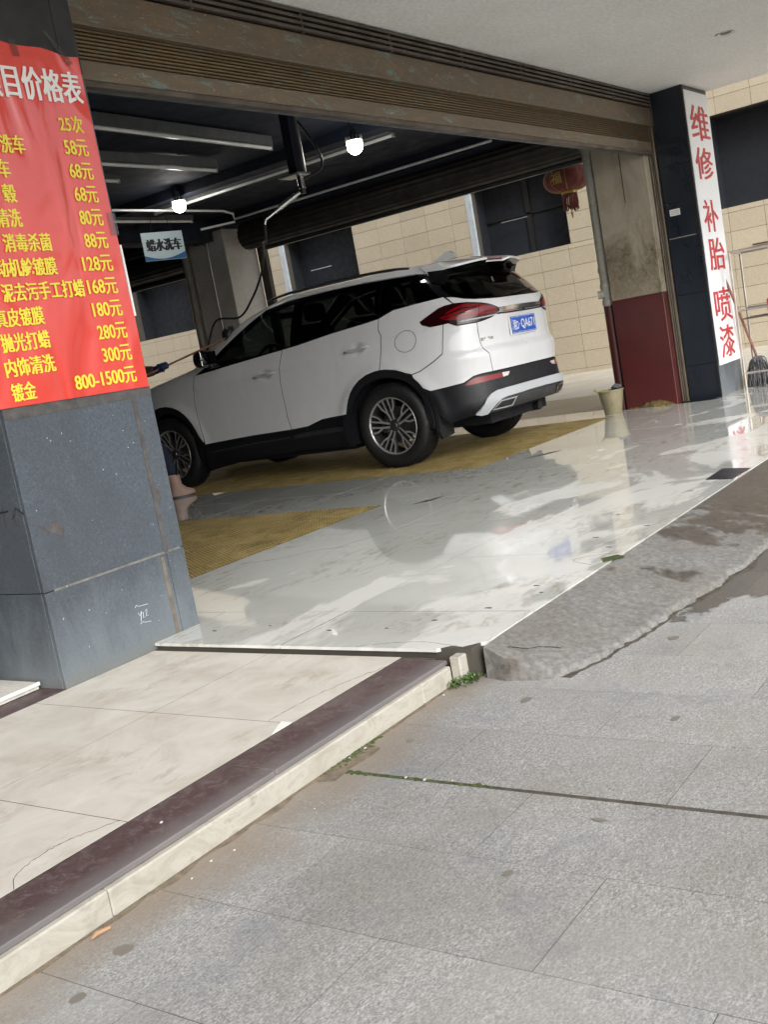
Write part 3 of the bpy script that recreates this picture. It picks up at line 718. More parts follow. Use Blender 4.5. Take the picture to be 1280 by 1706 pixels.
for (y0,y1,mt) in ((3.672,3.694,'rail'),(3.70,3.715,'louv'),(3.72,3.735,'rail')):
    fb('guide_rail', (10.205,y0,0.001), (10.232,y1,2.62), M[mt], .002)
# ---- corner column with red base
cc = empty('painted_column', 'stained plaster column with dark red painted base beside the guide rail', 'column', (10.3,4.0,0))
on(B('upper_face', (10.10,3.745,1.085), (10.60,4.27,2.84), M['wallcol'], cc, .006), cc)
on(B('red_base', (10.098,3.743,-.01), (10.602,4.272,1.084), M['redcol'], cc, .006), cc)
bm = bmesh.new()
pr = [(3.76,.0),(4.25,.0),(4.24,.012),(4.17,.018),(4.12,.014),(4.08,.025),(4.06,.05),(4.02,.042),(4.0,.06),(3.95,.052),(3.92,.066),(3.89,.045),(3.86,.048),(3.81,.022),(3.78,.012)]
prism(bm, pr, 10.0975, 10.0955, 'YZ'); on(obj('peeled_patch', bm, dirty('peeled_plaster', (.20,.13,.04), (.05,.05,.02), (.4,.6), 20, .9, bump=.6), cc), cc)
on(B('wall_gap', (10.0965,3.985,1.98), (10.0978,3.992,2.60), M['blackprint'], cc), cc)
# drain pipe
dp = empty('drain_pipe', 'grey plastic drain pipe, red below, beside the stained column', 'pipe', (10.19,4.34,0))
T('pipe_shaft', [(0,0,1.05),(0,0,2.84)], .055, M['pvc'], dp, 16)
T('red_shaft', [(0,0,-.005),(0,0,1.0495)], .057, M['redcol'], dp, 16)
for z in (1.06,1.22,1.38): T('pipe_collar', [(0,0,z),(0,0,z+.05)], .064, M['pvc'], dp, 16)
T('cleanout_cap', [(-.02,.03,1.17),(-.045,.085,1.17)], .04, M['pvc'], dp, 14)
T('pipe_clamp', [(-.06,0,1.42),(.06,0,1.42)], .012, M['rail'], dp, 8)
# ---- second column, inside on the side wall line
c2 = empty('grey_column', 'pale grey plaster column with pipes behind the car bonnet', 'column', (10.35,9.47,0))
on(B('shaft', (10.08,9.17,-.01), (10.66,9.80,2.84), M['greycol'], c2, .006), c2)
on(T('conduit', [(10.065,9.45,0),(10.065,9.45,2.84)], .012, M['alu'], c2, 8), c2)
p2 = empty('grey_pipe', 'grey drain pipe on the far side of the pale column', 'pipe', (10.12,9.90,0))
T('pipe_shaft', [(0,0,0),(0,0,2.84)], .055, M['pvc'], p2, 16); T('pipe_collar', [(0,0,2.45),(0,0,2.52)], .066, M['pvc'], p2, 16)
T('pipe_shaft', [(-.02,-.13,0),(-.02,-.13,2.84)], .03, M['pvc'], p2, 12)
on_track = B('guide_rail', (10.67,9.05,0), (10.74,9.168,2.84), M['shut2'])
# side shutters (rolled up)
def roll_shutter(label, y0, y1, zc, rad, drop):
    s_ = empty('side_shutter', label, 'shutter', (10.30,(y0+y1)/2,zc), 'rolled side shutters')
    bm = bmesh.new(); seg = 64; L = y1-y0; prof = []
    rings = []
    for yy in (-L/2, L/2):
        ring = []
        for k in range(seg):
            a = 2*math.pi*k/seg; rr = rad*(1 if k % 4 < 2 else .955); ring.append(bm.verts.new((math.cos(a)*rr, yy, math.sin(a)*rr)))
        rings.append(ring)
    for k in range(seg): bm.faces.new((rings[0][k], rings[0][(k+1)%seg], rings[1][(k+1)%seg], rings[1][k]))
    bm.faces.new(rings[0][::-1]); bm.faces.new(rings[1])
    obj('rolled_curtain', bm, M['shut2'], s_)
    n_ = int(drop/.045)
    for i in range(max(n_,1)):
        z = -.06-.045*(i+1); B('shutter_slat', (.215,-L/2,z+.002), (.235,L/2,z+.043), M['shut2'], s_, .003)
    z = -.06-.045*max(n_,1)
    B('bottom_bar', (.20,-L/2,z-.035), (.25,L/2,z), M['batten'], s_, .002)
    return s_
roll_shutter('rolled dark shutter above the side opening behind the white car', 4.42, 8.98, 2.70, .165, .12)
tag(on_track, 'dark metal shutter guide rail beside the pale grey column', 'guide rail')
roll_shutter('dark brown shutter partly lowered beyond the hanging sign', 10.0, 12.95, 2.66, .17, .14)
# ---- tiled wall across the alley
aw = empty('tiled_wall_building', 'beige tiled building across the alley with dark wide openings', 'building', (17.75,12,0))
def ab(name, a, b, mat, bev=0): return on(B(name, a, b, mat, aw, bev), aw)
ops = [(3.2,5.50),(8.10,9.95),(12.71,14.55),(17.5,19.4)]; OZ0, OZ1 = 2.27, 3.72
segs = [(-2,3.2),(5.50,8.10),(9.95,12.71),(14.55,17.5),(19.4,26)]
ab('wall_core', (17.76,-2,-.1), (17.95,26,OZ0), M['grout']); ab('wall_core', (17.76,-2,OZ1), (17.95,26,10), M['grout'])
for a, b in segs: ab('wall_core', (17.761,a,OZ0+.001), (17.95,b,OZ1-.001), M['grout'])
# tiles
tw, th_, ty0 = .564, .30, 7.59
tiles = []
def clip_tiles():
    z = .085-.3
    while z < 5.4:
        k = -20
        while k < 40:
            y0, y1, z0, z1 = ty0+k*tw, ty0+(k+1)*tw, max(z,-.02), z+.3
            k += 1
            if y0 < -1.9 or y1 > 26: continue
            parts = [(y0,y1)]
            if z1 > OZ0+.005 and z0 < OZ1-.005:
                zz = [(y0,y1)]
                for a, b in ops:
                    nn = []
                    for p, q in zz:
                        if q <= a or p >= b: nn.append((p,q)); continue
                        if p < a: nn.append((p,a))
                        if q > b: nn.append((b,q))
                    zz = nn
                if z0 < OZ0-.01: # row crossing sill
                    tiles.append((y0,y1,z0,OZ0-.001)); z0c = OZ0
                else: z0c = z0
                zt_ = z1
                if z1 > OZ1+.02: tiles.append((y0,y1,OZ1+.001,z1)); zt_ = OZ1
                for p, q in zz:
                    if q-p > .03: tiles.append((p,q,z0c,zt_))
                continue
            tiles.append((y0,y1,z0,z1))
        z += .3
clip_tiles()
vis = [t_ for t_ in tiles if 3.9 < t_[0] < 19.9 and t_[2] < 3.9]
vis.sort(key=lambda t_: (t_[0]-6)**2*.2+(t_[2]-1)**2); visset = set(vis[:298])
wt = {}
stuff = bmesh.new()
for t_ in tiles:
    y0,y1,z0,z1 = t_
    if t_ in visset:
        key = (round(y1-y0,3), round(z1-z0,3))
        if key not in wt:
            bm = bmesh.new(); box(bm, (-.006,-(y1-y0)/2+.003,-(z1-z0)/2+.003), (.006,(y1-y0)/2-.003,(z1-z0)/2-.003), .0015)
            me = bpy.data.meshes.new('wall_tile'); bm.to_mesh(me); bm.free(); me.materials.append(M['wtile']); wt[key] = me
        o = bpy.data.objects.new('wall_tile', wt[key]); COL.objects.link(o); o.parent = aw
        o.location = Vector((17.753+random.uniform(-.0007,.0007),(y0+y1)/2,(z0+z1)/2))-Vector(aw.location)
    else: box(stuff, (17.747,y0+.003,z0+.003), (17.759,y1-.003,z1-.003))
o = on(obj('wall_tiles', stuff, M['wtile'], aw), aw); o['kind'] = 'stuff'
for i, (a, b) in enumerate(ops):
    ab('window_recess', (18.25,a-.05,OZ0), (18.30,b+.05,OZ1), M['wing'])
    ab('recess_lining', (17.951,a-.02,OZ0-.05), (18.30,b+.02,OZ0-.001), M['panelg'])
    ab('recess_lining', (17.951,a-.02,OZ1+.001), (18.30,b+.02,OZ1+.05), M['wing'])
    for yy in (a-.06, b+.001): ab('recess_side', (17.951,yy,OZ0), (18.30,yy+.059,OZ1), M['wing'])
    if i in (1,2): ab('window_frame', (17.742,b-.01,OZ0-.02), (17.80,b+.11,OZ1), M['panelg'], .004)
    if i == 1:
        ab('mullion', (18.21,a+.9,OZ0), (18.245,a+1.0,OZ1), M['blackprint']); ab('crossbar', (18.21,a,OZ0+.72), (18.24,b,OZ0+.75), M['black'])
    if i in (1,2): ab('wall_bracket', (18.05,b-.95,OZ0+.66), (18.07,b-.4,OZ0+.675), M['alu'])
# kerb line at the wall foot
ab('wall_skirting', (17.60,-2,-.1), (17.744,26,.012), M['alley'])
tag(B('far_wall', (8,30,-.1), (20,30.2,8), M['wtile']), 'plain tiled wall closing the far end of the alley', 'wall')
# ------------------------------------------------------------------ yellow grates
def grate(label, x0, x1, y0, y1, py):
    g_ = empty('floor_grate', label, 'floor grate', ((x0+x1)/2,(y0+y1)/2,0), 'yellow plastic drain grates')
    on(B('pit_floor', (x0,y0,-.16), (x1,y1,-.075), M['pit'], g_), g_)
    on(B('grate_rim', (x0,y0-.008,-.07), (x1,y0,-.002), M['rail'], g_), g_)
    nx = max(1, round((x1-x0)/1.0)); pw = (x1-x0)/nx; ny = round((y1-y0)/py); ph = (y1-y0)/ny
    bm = bmesh.new(); sx, sy = .027, .043
    nxx = round((pw-.008)/sx); nyy = round((ph-.008)/sy)
    for i in range(nxx+1):
        x = -pw/2+.004+i*(pw-.008)/nxx; box(bm, (x-.004,-ph/2+.002,-.036), (x+.004,ph/2-.002,-.022))
    for j in range(nyy):
        y_ = -ph/2+.004+(j+.5)*(ph-.008)/nyy
        prism(bm, [(y_-.009,-.034),(y_+.009,-.034),(y_+.010,-.010),(y_+.005,.000),(y_-.005,.000),(y_-.010,-.010)], -pw/2+.001, pw/2-.001, 'YZ')
        for i in range(nxx):   # pairs of small cross teeth on every rib
            x = -pw/2+.004+(i+.5)*(pw-.008)/nxx; box(bm, (x-.0085,y_-.0105,-.0035), (x+.0085,y_+.0105,.0045), mi=1)
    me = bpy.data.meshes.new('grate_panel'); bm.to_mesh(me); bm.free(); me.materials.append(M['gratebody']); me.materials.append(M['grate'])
    for i in range(nx):
        for j in range(ny):
            o = bpy.data.objects.new('grate_panel', me); COL.objects.link(o); o.parent = g_
            o.location = Vector((x0+pw*(i+.5), y0+ph*(j+.5), random.uniform(-.004,0)))-Vector(g_.location)
    return g_
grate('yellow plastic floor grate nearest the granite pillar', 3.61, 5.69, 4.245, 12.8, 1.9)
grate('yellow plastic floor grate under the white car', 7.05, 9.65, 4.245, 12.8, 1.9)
# ------------------------------------------------------------------ inside fixtures
def batten(label, p0, p1, w=.11, h=.055, tube_off=-.045, grp='switched-off tube lights under the ceiling'):
    p0, p1 = Vector(p0), Vector(p1); d = (p1-p0); L = d.length; a = math.atan2(d.y, d.x)
    e = empty('tube_light', label, 'light fixture', (p0+p1)/2, grp, a)
    B('housing', (-L/2,-w/2,0), (L/2,w/2,h), M['batten'], e, .004)
    B('cover', (-L/2+.01,-w/2-.003,-.006), (L/2-.01,w/2+.003,-.001), M['batten'], e, .002)
    T('tube', [(-L/2+.03,tube_off*0-w/2+.015,-.022),(L/2-.03,-w/2+.015,-.022)], .015, M['tube'], e, 10)
    for s_ in (-1,1): B('end_cap', (s_*(L/2-.025)-.012,-w/2+.001,-.040), (s_*(L/2-.025)+.012,-w/2+.03,0), M['alu'], e, .002)
    for s_ in (-.6,.6): B('bracket', (s_*L/2-.015,-.01,h), (s_*L/2+.015,.01,2.955-p0.z), M['alu'], e)
    return e
batten('long grey tube light running into the wash hall between both lit bulbs', (8.15,5.22,2.86), (8.15,8.35,2.86), .13, .07)
batten('grey tube light nearest the front shutter, above its neighbours', (5.0,5.72,2.86), (7.28,5.92,2.86), .12, .08)
batten('grey tube light in the middle of the three left ones', (5.3,6.60,2.86), (7.38,6.66,2.86), .12, .08)
batten('short grey tube light end behind the middle left one', (5.4,7.07,2.85), (6.6,7.07,2.85), .10, .04)
batten('grey tube light above the hanging blue and white sign', (6.4,8.62,2.84), (9.05,8.66,2.84), .10, .05)
T0 = tag(T('conduit_pipe', [(9.90,5.2,2.87),(9.90,8.75,2.87)], .014, M['tube'], None, 8), 'thin white conduit along the dark beam above the rolled shutter', 'conduit')
tag(T('conduit_pipe', [(6.6,8.0,2.80),(8.9,8.02,2.80),(9.1,8.06,2.78),(9.15,8.1,2.70),(8.8,8.3,2.66)], .013, M['tube'], None, 8), 'white conduit with a bent end left of the hanging sign', 'conduit')
def bulb(label, p, top):
    e = empty('bulb_lamp', label, 'lamp', p, 'lit white bulbs hanging from the ceiling')
    bm = bmesh.new(); R_ = .066; prof = [(.0001,-R_)]+[(R_*math.sin(a), -R_*math.cos(a)) for a in np.linspace(.25,2.25,12)]
    lathe(bm, prof, 24); obj('globe', bm, M['bulb'], e, 80)
    bm = bmesh.new(); lathe(bm, [(.060,.046),(.056,.060),(.045,.085),(.03,.10),(.022,.14),(.0001,.14)], 24); obj('heat_sink', bm, M['batten'], e, 40)
    for k in range(12):
        a = math.pi*k/6; B('fin', (.03,-.002,.02), (.07,.002,.08), M['alu'], e).rotation_euler.z = a
    T('flex', curve_pts([(0,0,.13),(-.01,.01,.16),(-.03,.0,(top-p[2])*.6),(-.02,0,top-p[2])], 6), .006, M['cable'], e, 6)
bulb('lit white bulb nearer the front shutter', (7.49,5.18,2.69), 2.955)
bulb('lit white bulb further in, beside the price banner', (7.875,7.647,2.765), 2.955)
# swivel boom with hose
bo = empty('hose_boom', 'swivelling steel hose boom on a dark post under the ceiling', 'boom', (6.72,5.235,2.40))
BO = Vector(bo.location)
def bb(name, a, b, mat, bev=0): return on(B(name, a, b, mat, bo, bev), bo)
bb('post', (6.68,5.195,2.452), (6.76,5.275,2.955), M['navy'], .003)
on(T('post_pipe', [(6.745,5.17,2.45),(6.745,5.17,2.955)], .014, M['alu'], bo, 8), bo)
bb('bracket_plate', (6.62,5.14,2.435), (6.78,5.34,2.450), M['alu'], .002)
on(T('swivel', [(6.72,5.20,2.434),(6.72,5.20,2.34)], [.032,.026], M['chrome'], bo, 14), bo)
on(T('swivel_nut', [(6.72,5.20,2.339),(6.72,5.20,2.30)], .02, M['gun'], bo, 6), bo)
on(T('arm', [(6.70,5.22,2.315),(6.56,5.385,2.20)], .016, M['alu'], bo, 10), bo)
on(T('arm_sleeve', [(6.68,5.245,2.300),(6.59,5.355,2.225)], .022, M['alu'], bo, 8), bo)
on(T('arm_tip', [(6.56,5.385,2.20),(6.50,5.44,2.155),(6.49,5.45,2.12)], .011, M['chrome'], bo, 8), bo)
on(T('loop_hose', curve_pts([(6.74,5.20,2.90),(6.78,5.12,2.75),(6.82,5.05,2.56),(6.81,5.06,2.46),(6.76,5.14,2.42),(6.72,5.18,2.40)], 8), .010, M['cable'], bo, 8), bo)
hz = tag(T('hose', curve_pts([(6.49,5.45,2.12),(6.62,5.58,2.02),(7.0,5.93,2.06),(7.55,6.42,2.05),(7.9,6.80,1.92),(8.05,7.1,1.74),(8.1,7.35,1.60),(8.15,7.72,1.62),(8.3,8.05,1.40),(8.32,8.25,1.1)], 10), .011, M['cable'], None, 8), 'black hose hanging from the steel boom down over the car windscreen', 'hose')
# hanging sign
hs_ = empty('hanging_sign', 'small white and blue sign hanging on two wires beside the red banner', 'sign', (8.17,8.29,2.5))
P0, P1 = Vector((7.951,8.350,2.641)), Vector((8.424,8.226,2.648)); ax = (P1-P0); ax.z = 0; wd = ax.length; ax.normalize(); nrm = ax.cross(Vector((0,0,1)))
TIL = .0
def sp(a, b, c=0): return P0+ax*a+Vector((0,0,1))*(b-.29)+nrm*c
def quadbox(name, a0, a1, b0, b1, c0, c1, mat):
    bm = bmesh.new(); vs = [bm.verts.new(sp(a,b,c)) for c in (c0,c1) for a,b in ((a0,b0),(a1,b0),(a1,b1),(a0,b1))]
    for q in ((0,1,2,3),(4,7,6,5),(0,4,5,1),(1,5,6,2),(2,6,7,3),(3,7,4,0)): bm.faces.new([vs[i] for i in q])
    return on(obj(name, bm, mat, hs_), hs_)
quadbox('board', 0, wd, 0, .29, -.004, .004, M['bluesign'])
bm = bmesh.new(); pts = [sp(0,.003,.0052), sp(wd-.002,.003,.0052)]+[sp(wd-(wd)*k/16, .075-.06*math.sin(math.pi*k/16*.9), .0052) for k in range(17)]
vs = [bm.verts.new(p) for p in pts]; bm.faces.new(vs); on(obj('blue_wave', bm, M['bluesign2'], hs_), hs_)
on(text('lettering', '蜡水洗车', sp(.045,.095,.0055), tuple(ax), (0,0,1), wd-.08, .125, M['blackprint'], hs_, .006, 5, .010, .0002), hs_)
for a in (.12, wd-.12): on(T('wire', [sp(a,.28,0), sp(wd/2+(a-wd/2)*.7,.45,0)], .003, M['cable'], hs_, 5), hs_)
# lantern
ln = empty('red_lantern', 'red and gold paper lantern with fringe hanging in the alley opening', 'lantern', (11.0,4.95,2.30))
bm = bmesh.new(); seg = 72; prof = []
for k in range(17):
    a = math.pi*(k+.0)/16; prof.append((.06+.20*math.sin(a)**.75, .03+.135-.135*math.cos(a)))
rings = []
for rr, h in prof:
    rings.append([bm.verts.new((math.cos(2*math.pi*j/seg)*rr*(1-.035*abs(math.cos(9*math.pi*j/seg))**8), math.sin(2*math.pi*j/seg)*rr*(1-.035*abs(math.cos(9*math.pi*j/seg))**8), h)) for j in range(seg)])
for q, w_ in zip(rings, rings[1:]):
    for j in range(seg): bm.faces.new((q[j], q[(j+1)%seg], w_[(j+1)%seg], w_[j]))
obj('silk_body', bm, M['lantern'], ln, 40)
for j in range(18):
    a = 2*math.pi*j/18+math.pi/18*0; T('rib', [(math.cos(a)*(rr+.002)*.972, math.sin(a)*(rr+.002)*.972, h) for rr, h in prof], .0022, M['gold'], ln, 4)
for z in (0.0, .30):
    bm = bmesh.new(); lathe(bm, [(.075,z),(.085,z+.005),(.085,z+.032),(.075,z+.036)], 28); obj('gold_ring', bm, M['gold'], ln, 40)
bm = bmesh.new(); random.seed(11)
for k in range(46):
    a = 2*math.pi*k/46; x, y_ = .078*math.cos(a), .078*math.sin(a); tube(bm, [(x,y_,.0),(x*1.02+random.gauss(0,.003),y_*1.02+random.gauss(0,.003),-.10),(x+random.gauss(0,.004),y_+random.gauss(0,.004),-.16+random.gauss(0,.012))], .0048, 4)
obj('fringe', bm, M['lantern'], ln)
T('tassel', [(0,0,.0),(0,0,-.18),(0,0,-.20),(0,0,-.215),(0,0,-.25)], [.003,.003,.014,.012,.006], M['gold'], ln, 8)
T('cord', [(0,0,.33),(0,0,.62)], .004, M['cable'], ln, 5)
cu = text('gold_print', '福', (-.2675,.065,.10), (0,-1,0), (0,0,1), .12, .13, M['gold'], ln, .02)
# ------------------------------------------------------------------ bucket, rack, mop
bk = empty('plastic_bucket', 'cloudy plastic bucket with lime handle beside the red column', 'bucket', (9.96,4.36,0))
bm = bmesh.new(); lathe(bm, [(.0001,.004),(.080,.004),(.084,.0),(.088,.008),(.124,.245),(.132,.247),(.132,.262),(.120,.262),(.117,.24),(.082,.012),(.0001,.012)], 36); obj('tub', bm, M['bucket'], bk, 40)
T('handle_lug', curve_pts([(-.09,.10,.255),(-.11,.12,.28),(-.125,.10,.29),(-.115,.08,.262)], 6), .006, M['lime'], bk, 6)
T('rim_hoop', [(math.cos(a)*.134, math.sin(a)*.134, .255) for a in np.linspace(1.7,3.6,14)], .0055, M['lime'], bk, 6)
bm = bmesh.new(); bmesh.ops.create_icosphere(bm, subdivisions=2, radius=.05, matrix=Matrix.Translation((.06,-.04,.255)) @ Matrix.Diagonal((1.4,1,.5,1)))
for v_ in bm.verts: v_.co += Vector((0,0,noise.noise(v_.co*25)*.02))
bk.scale = (1,1,.9)
tag(obj('rag', bm, M['granmop']), 'dark wet rag lying on the plastic bucket rim', 'rag').location = (9.96,4.36,.0)
rk = empty('steel_rack', 'brown grey steel tube rack standing behind the white sign pillar', 'rack', (11.1,3.2,0))
def rt(name, pts, rad=.013): return on(T(name, pts, rad, M['steel'], rk, 10), rk)
a0, a1, c0, c1 = (10.62,3.232), (10.62,2.30), (11.55,3.405), (11.55,2.40)
for p in (a0,a1,c0,c1): rt('post', [(*p,0),(*p,1.345)])
for z in (1.345,.775,.165):
    rt('crossbar', [(*a0,z),(*a1,z)], .011); rt('crossbar', [(*c0,z),(*c1,z)], .011)
    if z > 1.3 or z < .2: rt('crossbar', [(*a0,z),(*c0,z)], .011); rt('crossbar', [(*a1,z),(*c1,z)], .011)
on(B('top_board', (10.60,2.3,1.362), (10.80,3.0,1.378), M['rail'], rk), rk)
mp = empty('string_mop', 'dark grey string mop with wooden handle leaning by the steel rack', 'mop', (10.85,3.18,0))
MO = Vector(mp.location)
on(T('handle', [(10.84,3.16,.30),(10.80,3.33,1.0),(10.77,3.46,1.46)], .013, M['wood'], mp, 8), mp)
bm = bmesh.new(); random.seed(4)
for k in range(120):
    a = random.uniform(0,6.283); q = random.uniform(.2,1)
    top_ = Vector((10.845+.03*math.cos(a)*q,3.155+.03*math.sin(a)*q,.30)); bx, by = .085*math.cos(a)*q, .085*math.sin(a)*q
    tube(bm, curve_pts([top_, top_+Vector((bx*.7,by*.7,-.08+random.gauss(0,.02))), top_+Vector((bx,by,-.20)), top_+Vector((bx*1.05+random.gauss(0,.01),by*1.05+random.gauss(0,.01),-.292))], 3), .0055, 4)
on(obj('strings', bm, M['granmop'], mp, 80), mp)
rd = empty('red_case', 'red plastic case with dark inset at the right edge, on the steel rack', 'case', (10.90,2.85,.765))
B('shell', (-.16,-.20,-.07), (.16,.13,.10), M['redbox'], rd, .03); B('inset', (-.166,-.10,-.03), (-.158,.09,.06), M['seal'], rd, .0); B('dark_inset', (-.170,-.085,-.02), (-.1665,.075,.05), M['black'], rd)
# rack shelf that carries the case
for x_ in (10.78,10.95,11.10): on(B('shelf_slat', (x_,2.31,.678), (x_+.03,3.25,.694), M['rail'], rk), rk)
# ------------------------------------------------------------------ street litter, weeds
lt = tag(T('paper_scrap', [(1.245,1.936-.045,ZS+.006),(1.262,1.893,ZS+.008),(1.292,1.885,ZS+.007)], [.0035,.006,.005], M['paper'], None, 6), 'rolled orange paper scrap lying near the kerb foot', 'litter')
random.seed(9)
bm = bmesh.new()
for (x,y_) in ((1.60,1.88),(1.66,1.86),(1.52,1.865),(2.27,1.905),(2.85,1.955),(2.20,1.60+.31),(2.12,1.6),(2.13,1.52),(2.12,1.66),(2.7,1.9),(1.9,1.80)):
    s_ = random.uniform(.003,.006); bmesh.ops.create_icosphere(bm, subdivisions=1, radius=s_, matrix=Matrix.Translation((x,y_,ZS+.002)) @ Matrix.Diagonal((1.3,.8,.6,1)))
tag(obj('pebbles', bm, M['litter']), 'white pebbles and crumbs on the paving by the kerb', 'pebbles', kind='stuff')
for x, y_, z in ((1.60,2.03,ZT+.003),(.0,0,0)):
    if x: 
        bm = bmesh.new(); bmesh.ops.create_icosphere(bm, subdivisions=2, radius=.0055, matrix=Matrix.Translation((x,y_,z)) @ Matrix.Diagonal((1,.7,.5,1))); tag(obj('white_crumb', bm, M['litter']), 'single white crumb on the purple nosing stone', 'litter')
bm = bmesh.new()
for (x,y_,rx,ry) in ((1.245,1.79,.030,.024),(1.09,1.745,.03,.014),(3.30,1.35,.03,.02),(2.70,1.60,.035,.018),(2.02,1.06,.012,.02),(2.62,1.1,.03,.012),(1.75,1.15,.02,.012),(2.35,1.8,.02,.012)):
    pts = [(x+rx*.7*math.cos(a)*random.uniform(.8,1.1), y_+ry*math.sin(a)*random.uniform(.8,1.1)) for a in np.linspace(0,6.28,14)[:-1]]
    prism(bm, pts, ZS+.0012, ZS+.002)
tag(obj('dark_stains', bm, NT('gum_stain').set(col=(.19,.175,.15), rough=.5).m), 'old dark gum stains pressed flat on the paving', 'stains', kind='stuff')
wp = [(2.825+random.gauss(0,.020), 1.878+random.gauss(0,.010), ZS+random.uniform(0,.016)) for _ in range(42)]+[(2.79+random.gauss(0,.014),1.905,ZS) for _ in range(22)]
tag(scatter_leaf('weeds', wp, .003,.0065, M['leaf'], None, 7), 'tuft of small green weeds at the kerb end', 'weeds', kind='stuff')
wp = [(2.925+random.gauss(0,.006), 1.872+random.gauss(0,.006), ZS+random.uniform(.02,.09)) for _ in range(30)]
tag(scatter_leaf('weeds', wp, .002,.004, M['moss'], None, 5), 'moss in the crack between white riser stone and ramp', 'moss', kind='stuff')
# broken white chip at the tile edge on the terrace
bm = bmesh.new(); plate(bm, [(2.235,2.137),(2.235,2.18),(2.20,2.165),(2.14,2.137)], ZT+.0006, ZT+.0022); obj('chipped_corner', bm, M['wprint'], ter)
# ------------------------------------------------------------------ THE WHITE CAR
OX, OY = 8.381, 5.3415
car = empty('parked_car', 'white five-door SUV being washed, rear towards the street', 'car', (OX, OY, 0))
UR, UF = -.035, 2.715
N_, U0 = 5.0, .9
def tab(T_):
    zz = np.arange(.0, 1.9, .005); v_ = np.interp(zz, [a for a,b in T_], [b for a,b in T_])
    k = np.exp(-.5*(np.arange(-12,13)*.005/.016)**2); k /= k.sum(); p = np.pad(v_, 12, mode='edge'); return zz, np.convolve(p, k, 'valid')
WZ = tab([(.15,.84),(.25,.875),(.4,.905),(.6,.915),(.85,.92),(.98,.917),(1.045,.908),(1.08,.895),(1.16,.875),(1.22,.862),(1.32,.825),(1.42,.775),(1.52,.72),(1.6,.66),(1.66,.60),(1.72,.5)])
AR = tab([(.15,.80),(.3,.90),(.38,.96),(.45,1.0),(.55,.99),(.68,.97),(.80,.985),(.85,.985),(.90,.95),(1.0,.945),(1.12,.955),(1.2,.965),(1.27,.945),(1.31,.92),(1.4,.85),(1.5,.76),(1.6,.64),(1.66,.52),(1.72,.4)])
AF = tab([(.15,3.4),(.3,3.52),(.5,3.58),(.7,3.58),(.85,3.54),(.95,3.48),(1.02,3.38),(1.07,3.2),(1.12,2.85),(1.17,2.5),(1.25,2.32),(1.35,2.15),(1.45,1.96),(1.55,1.70),(1.62,1.42),(1.66,1.2),(1.72,.9)])
def tb(T_, z): return np.interp(z, T_[0], T_[1])
def raw(s, z):
    s = np.asarray(s, float); z = np.asarray(z, float); w = tb(WZ, z); rear = s < 0
    A = np.where(rear, tb(AR, z)+U0, tb(AF, z)-U0)
    lo = np.zeros_like(s); hi = np.full_like(s, math.pi/2); tgt = np.abs(s)
    for _ in range(44):
        m_ = (lo+hi)/2; val = A*np.sin(m_)**(2/N_)+w-w*np.cos(m_)**(2/N_); g_ = val < tgt
        lo = np.where(g_, m_, lo); hi = np.where(g_, hi, m_)
    m_ = (lo+hi)/2; over = tgt >= A+w-1e-7
    v_ = np.where(over, 0, w*np.maximum(np.cos(m_), 0)**(2/N_)); uu = A*np.sin(m_)**(2/N_)
    return np.where(rear, U0-uu, U0+uu), v_
def car_pts(s, z, off=0.0):
    s = np.asarray(s, float); z = np.asarray(z, float)
    uu, vv = raw(s, z)
    def G(u_, v_, z_):
        A = np.where(u_ < U0, tb(AR, z_)+U0, tb(AF, z_)-U0); return (np.abs(u_-U0)/A)**N_+(np.abs(v_)/tb(WZ, z_))**N_
    e = 1e-3; gu = (G(uu+e,vv,z)-G(uu-e,vv,z)); gv = (G(uu,vv+e,z)-G(uu,np.maximum(vv-e,0),z)); gz = (G(uu,vv,z+e*3)-G(uu,vv,z-e*3))/3
    gv = np.where(vv < 1e-4, 0, gv)
    n_ = np.stack([gu,gv,gz],-1); n_ /= np.linalg.norm(n_, axis=-1, keepdims=True)+1e-12
    # shape: arch flares, handle cups, shoulder crease
    d = np.zeros_like(s)
    for c in (UR, UF):
        rr = np.hypot(uu-c, z-.36); d += np.where(vv > .7, .016*np.exp(-((rr-.50)/.055)**2), 0)
    for cs, cz in ((-.719,1.062),(.369,.990)):
        d -= .024*np.exp(-(((s-cs)/.055)**2+((z-cz)/.038)**2)**2)
    d += .006*np.exp(-((z-(1.075-.045*(uu)))/.018)**2)*(vv > .6)*(uu < 2.2)*(uu>-.6)
    d -= .010*np.exp(-((z-(.60+.02*uu))/.10)**2)*np.exp(-((uu-1.2)/.9)**4)*(vv > .8)
    P = np.stack([uu,vv,z],-1)+n_*(off+d)[:,None] if np.ndim(off) == 0 or True else None
    P[:,1] = np.where(vv < 1e-4, 0, P[:,1])
    return P, n_
def inset(poly, d):
    if d == 0: return poly
    ar = sum(a[0]*b[1]-b[0]*a[1] for a, b in zip(poly, poly[1:]+poly[:1])); sg_ = 1 if ar > 0 else -1; out = []; n = len(poly)
    for i in range(n):
        p0, p1, p2 = map(Vector, (poly[i-1], poly[i], poly[(i+1)%n])); a = (p1-p0).normalized(); b = (p2-p1).normalized()
        na = Vector((-a.y, a.x))*sg_; nb = Vector((-b.y, b.x))*sg_; k = (na+nb); L = k.length
        k = k/L if L > .2 else na; c = max(k.dot(na), .4); out.append(tuple(p1+k*d/c))
    return out
def sc_r(z): return float(-(tb(AR,z)+U0+tb(WZ,z)))-.02
def sc_f(z): return float((tb(AF,z)-U0+tb(WZ,z)))+.02
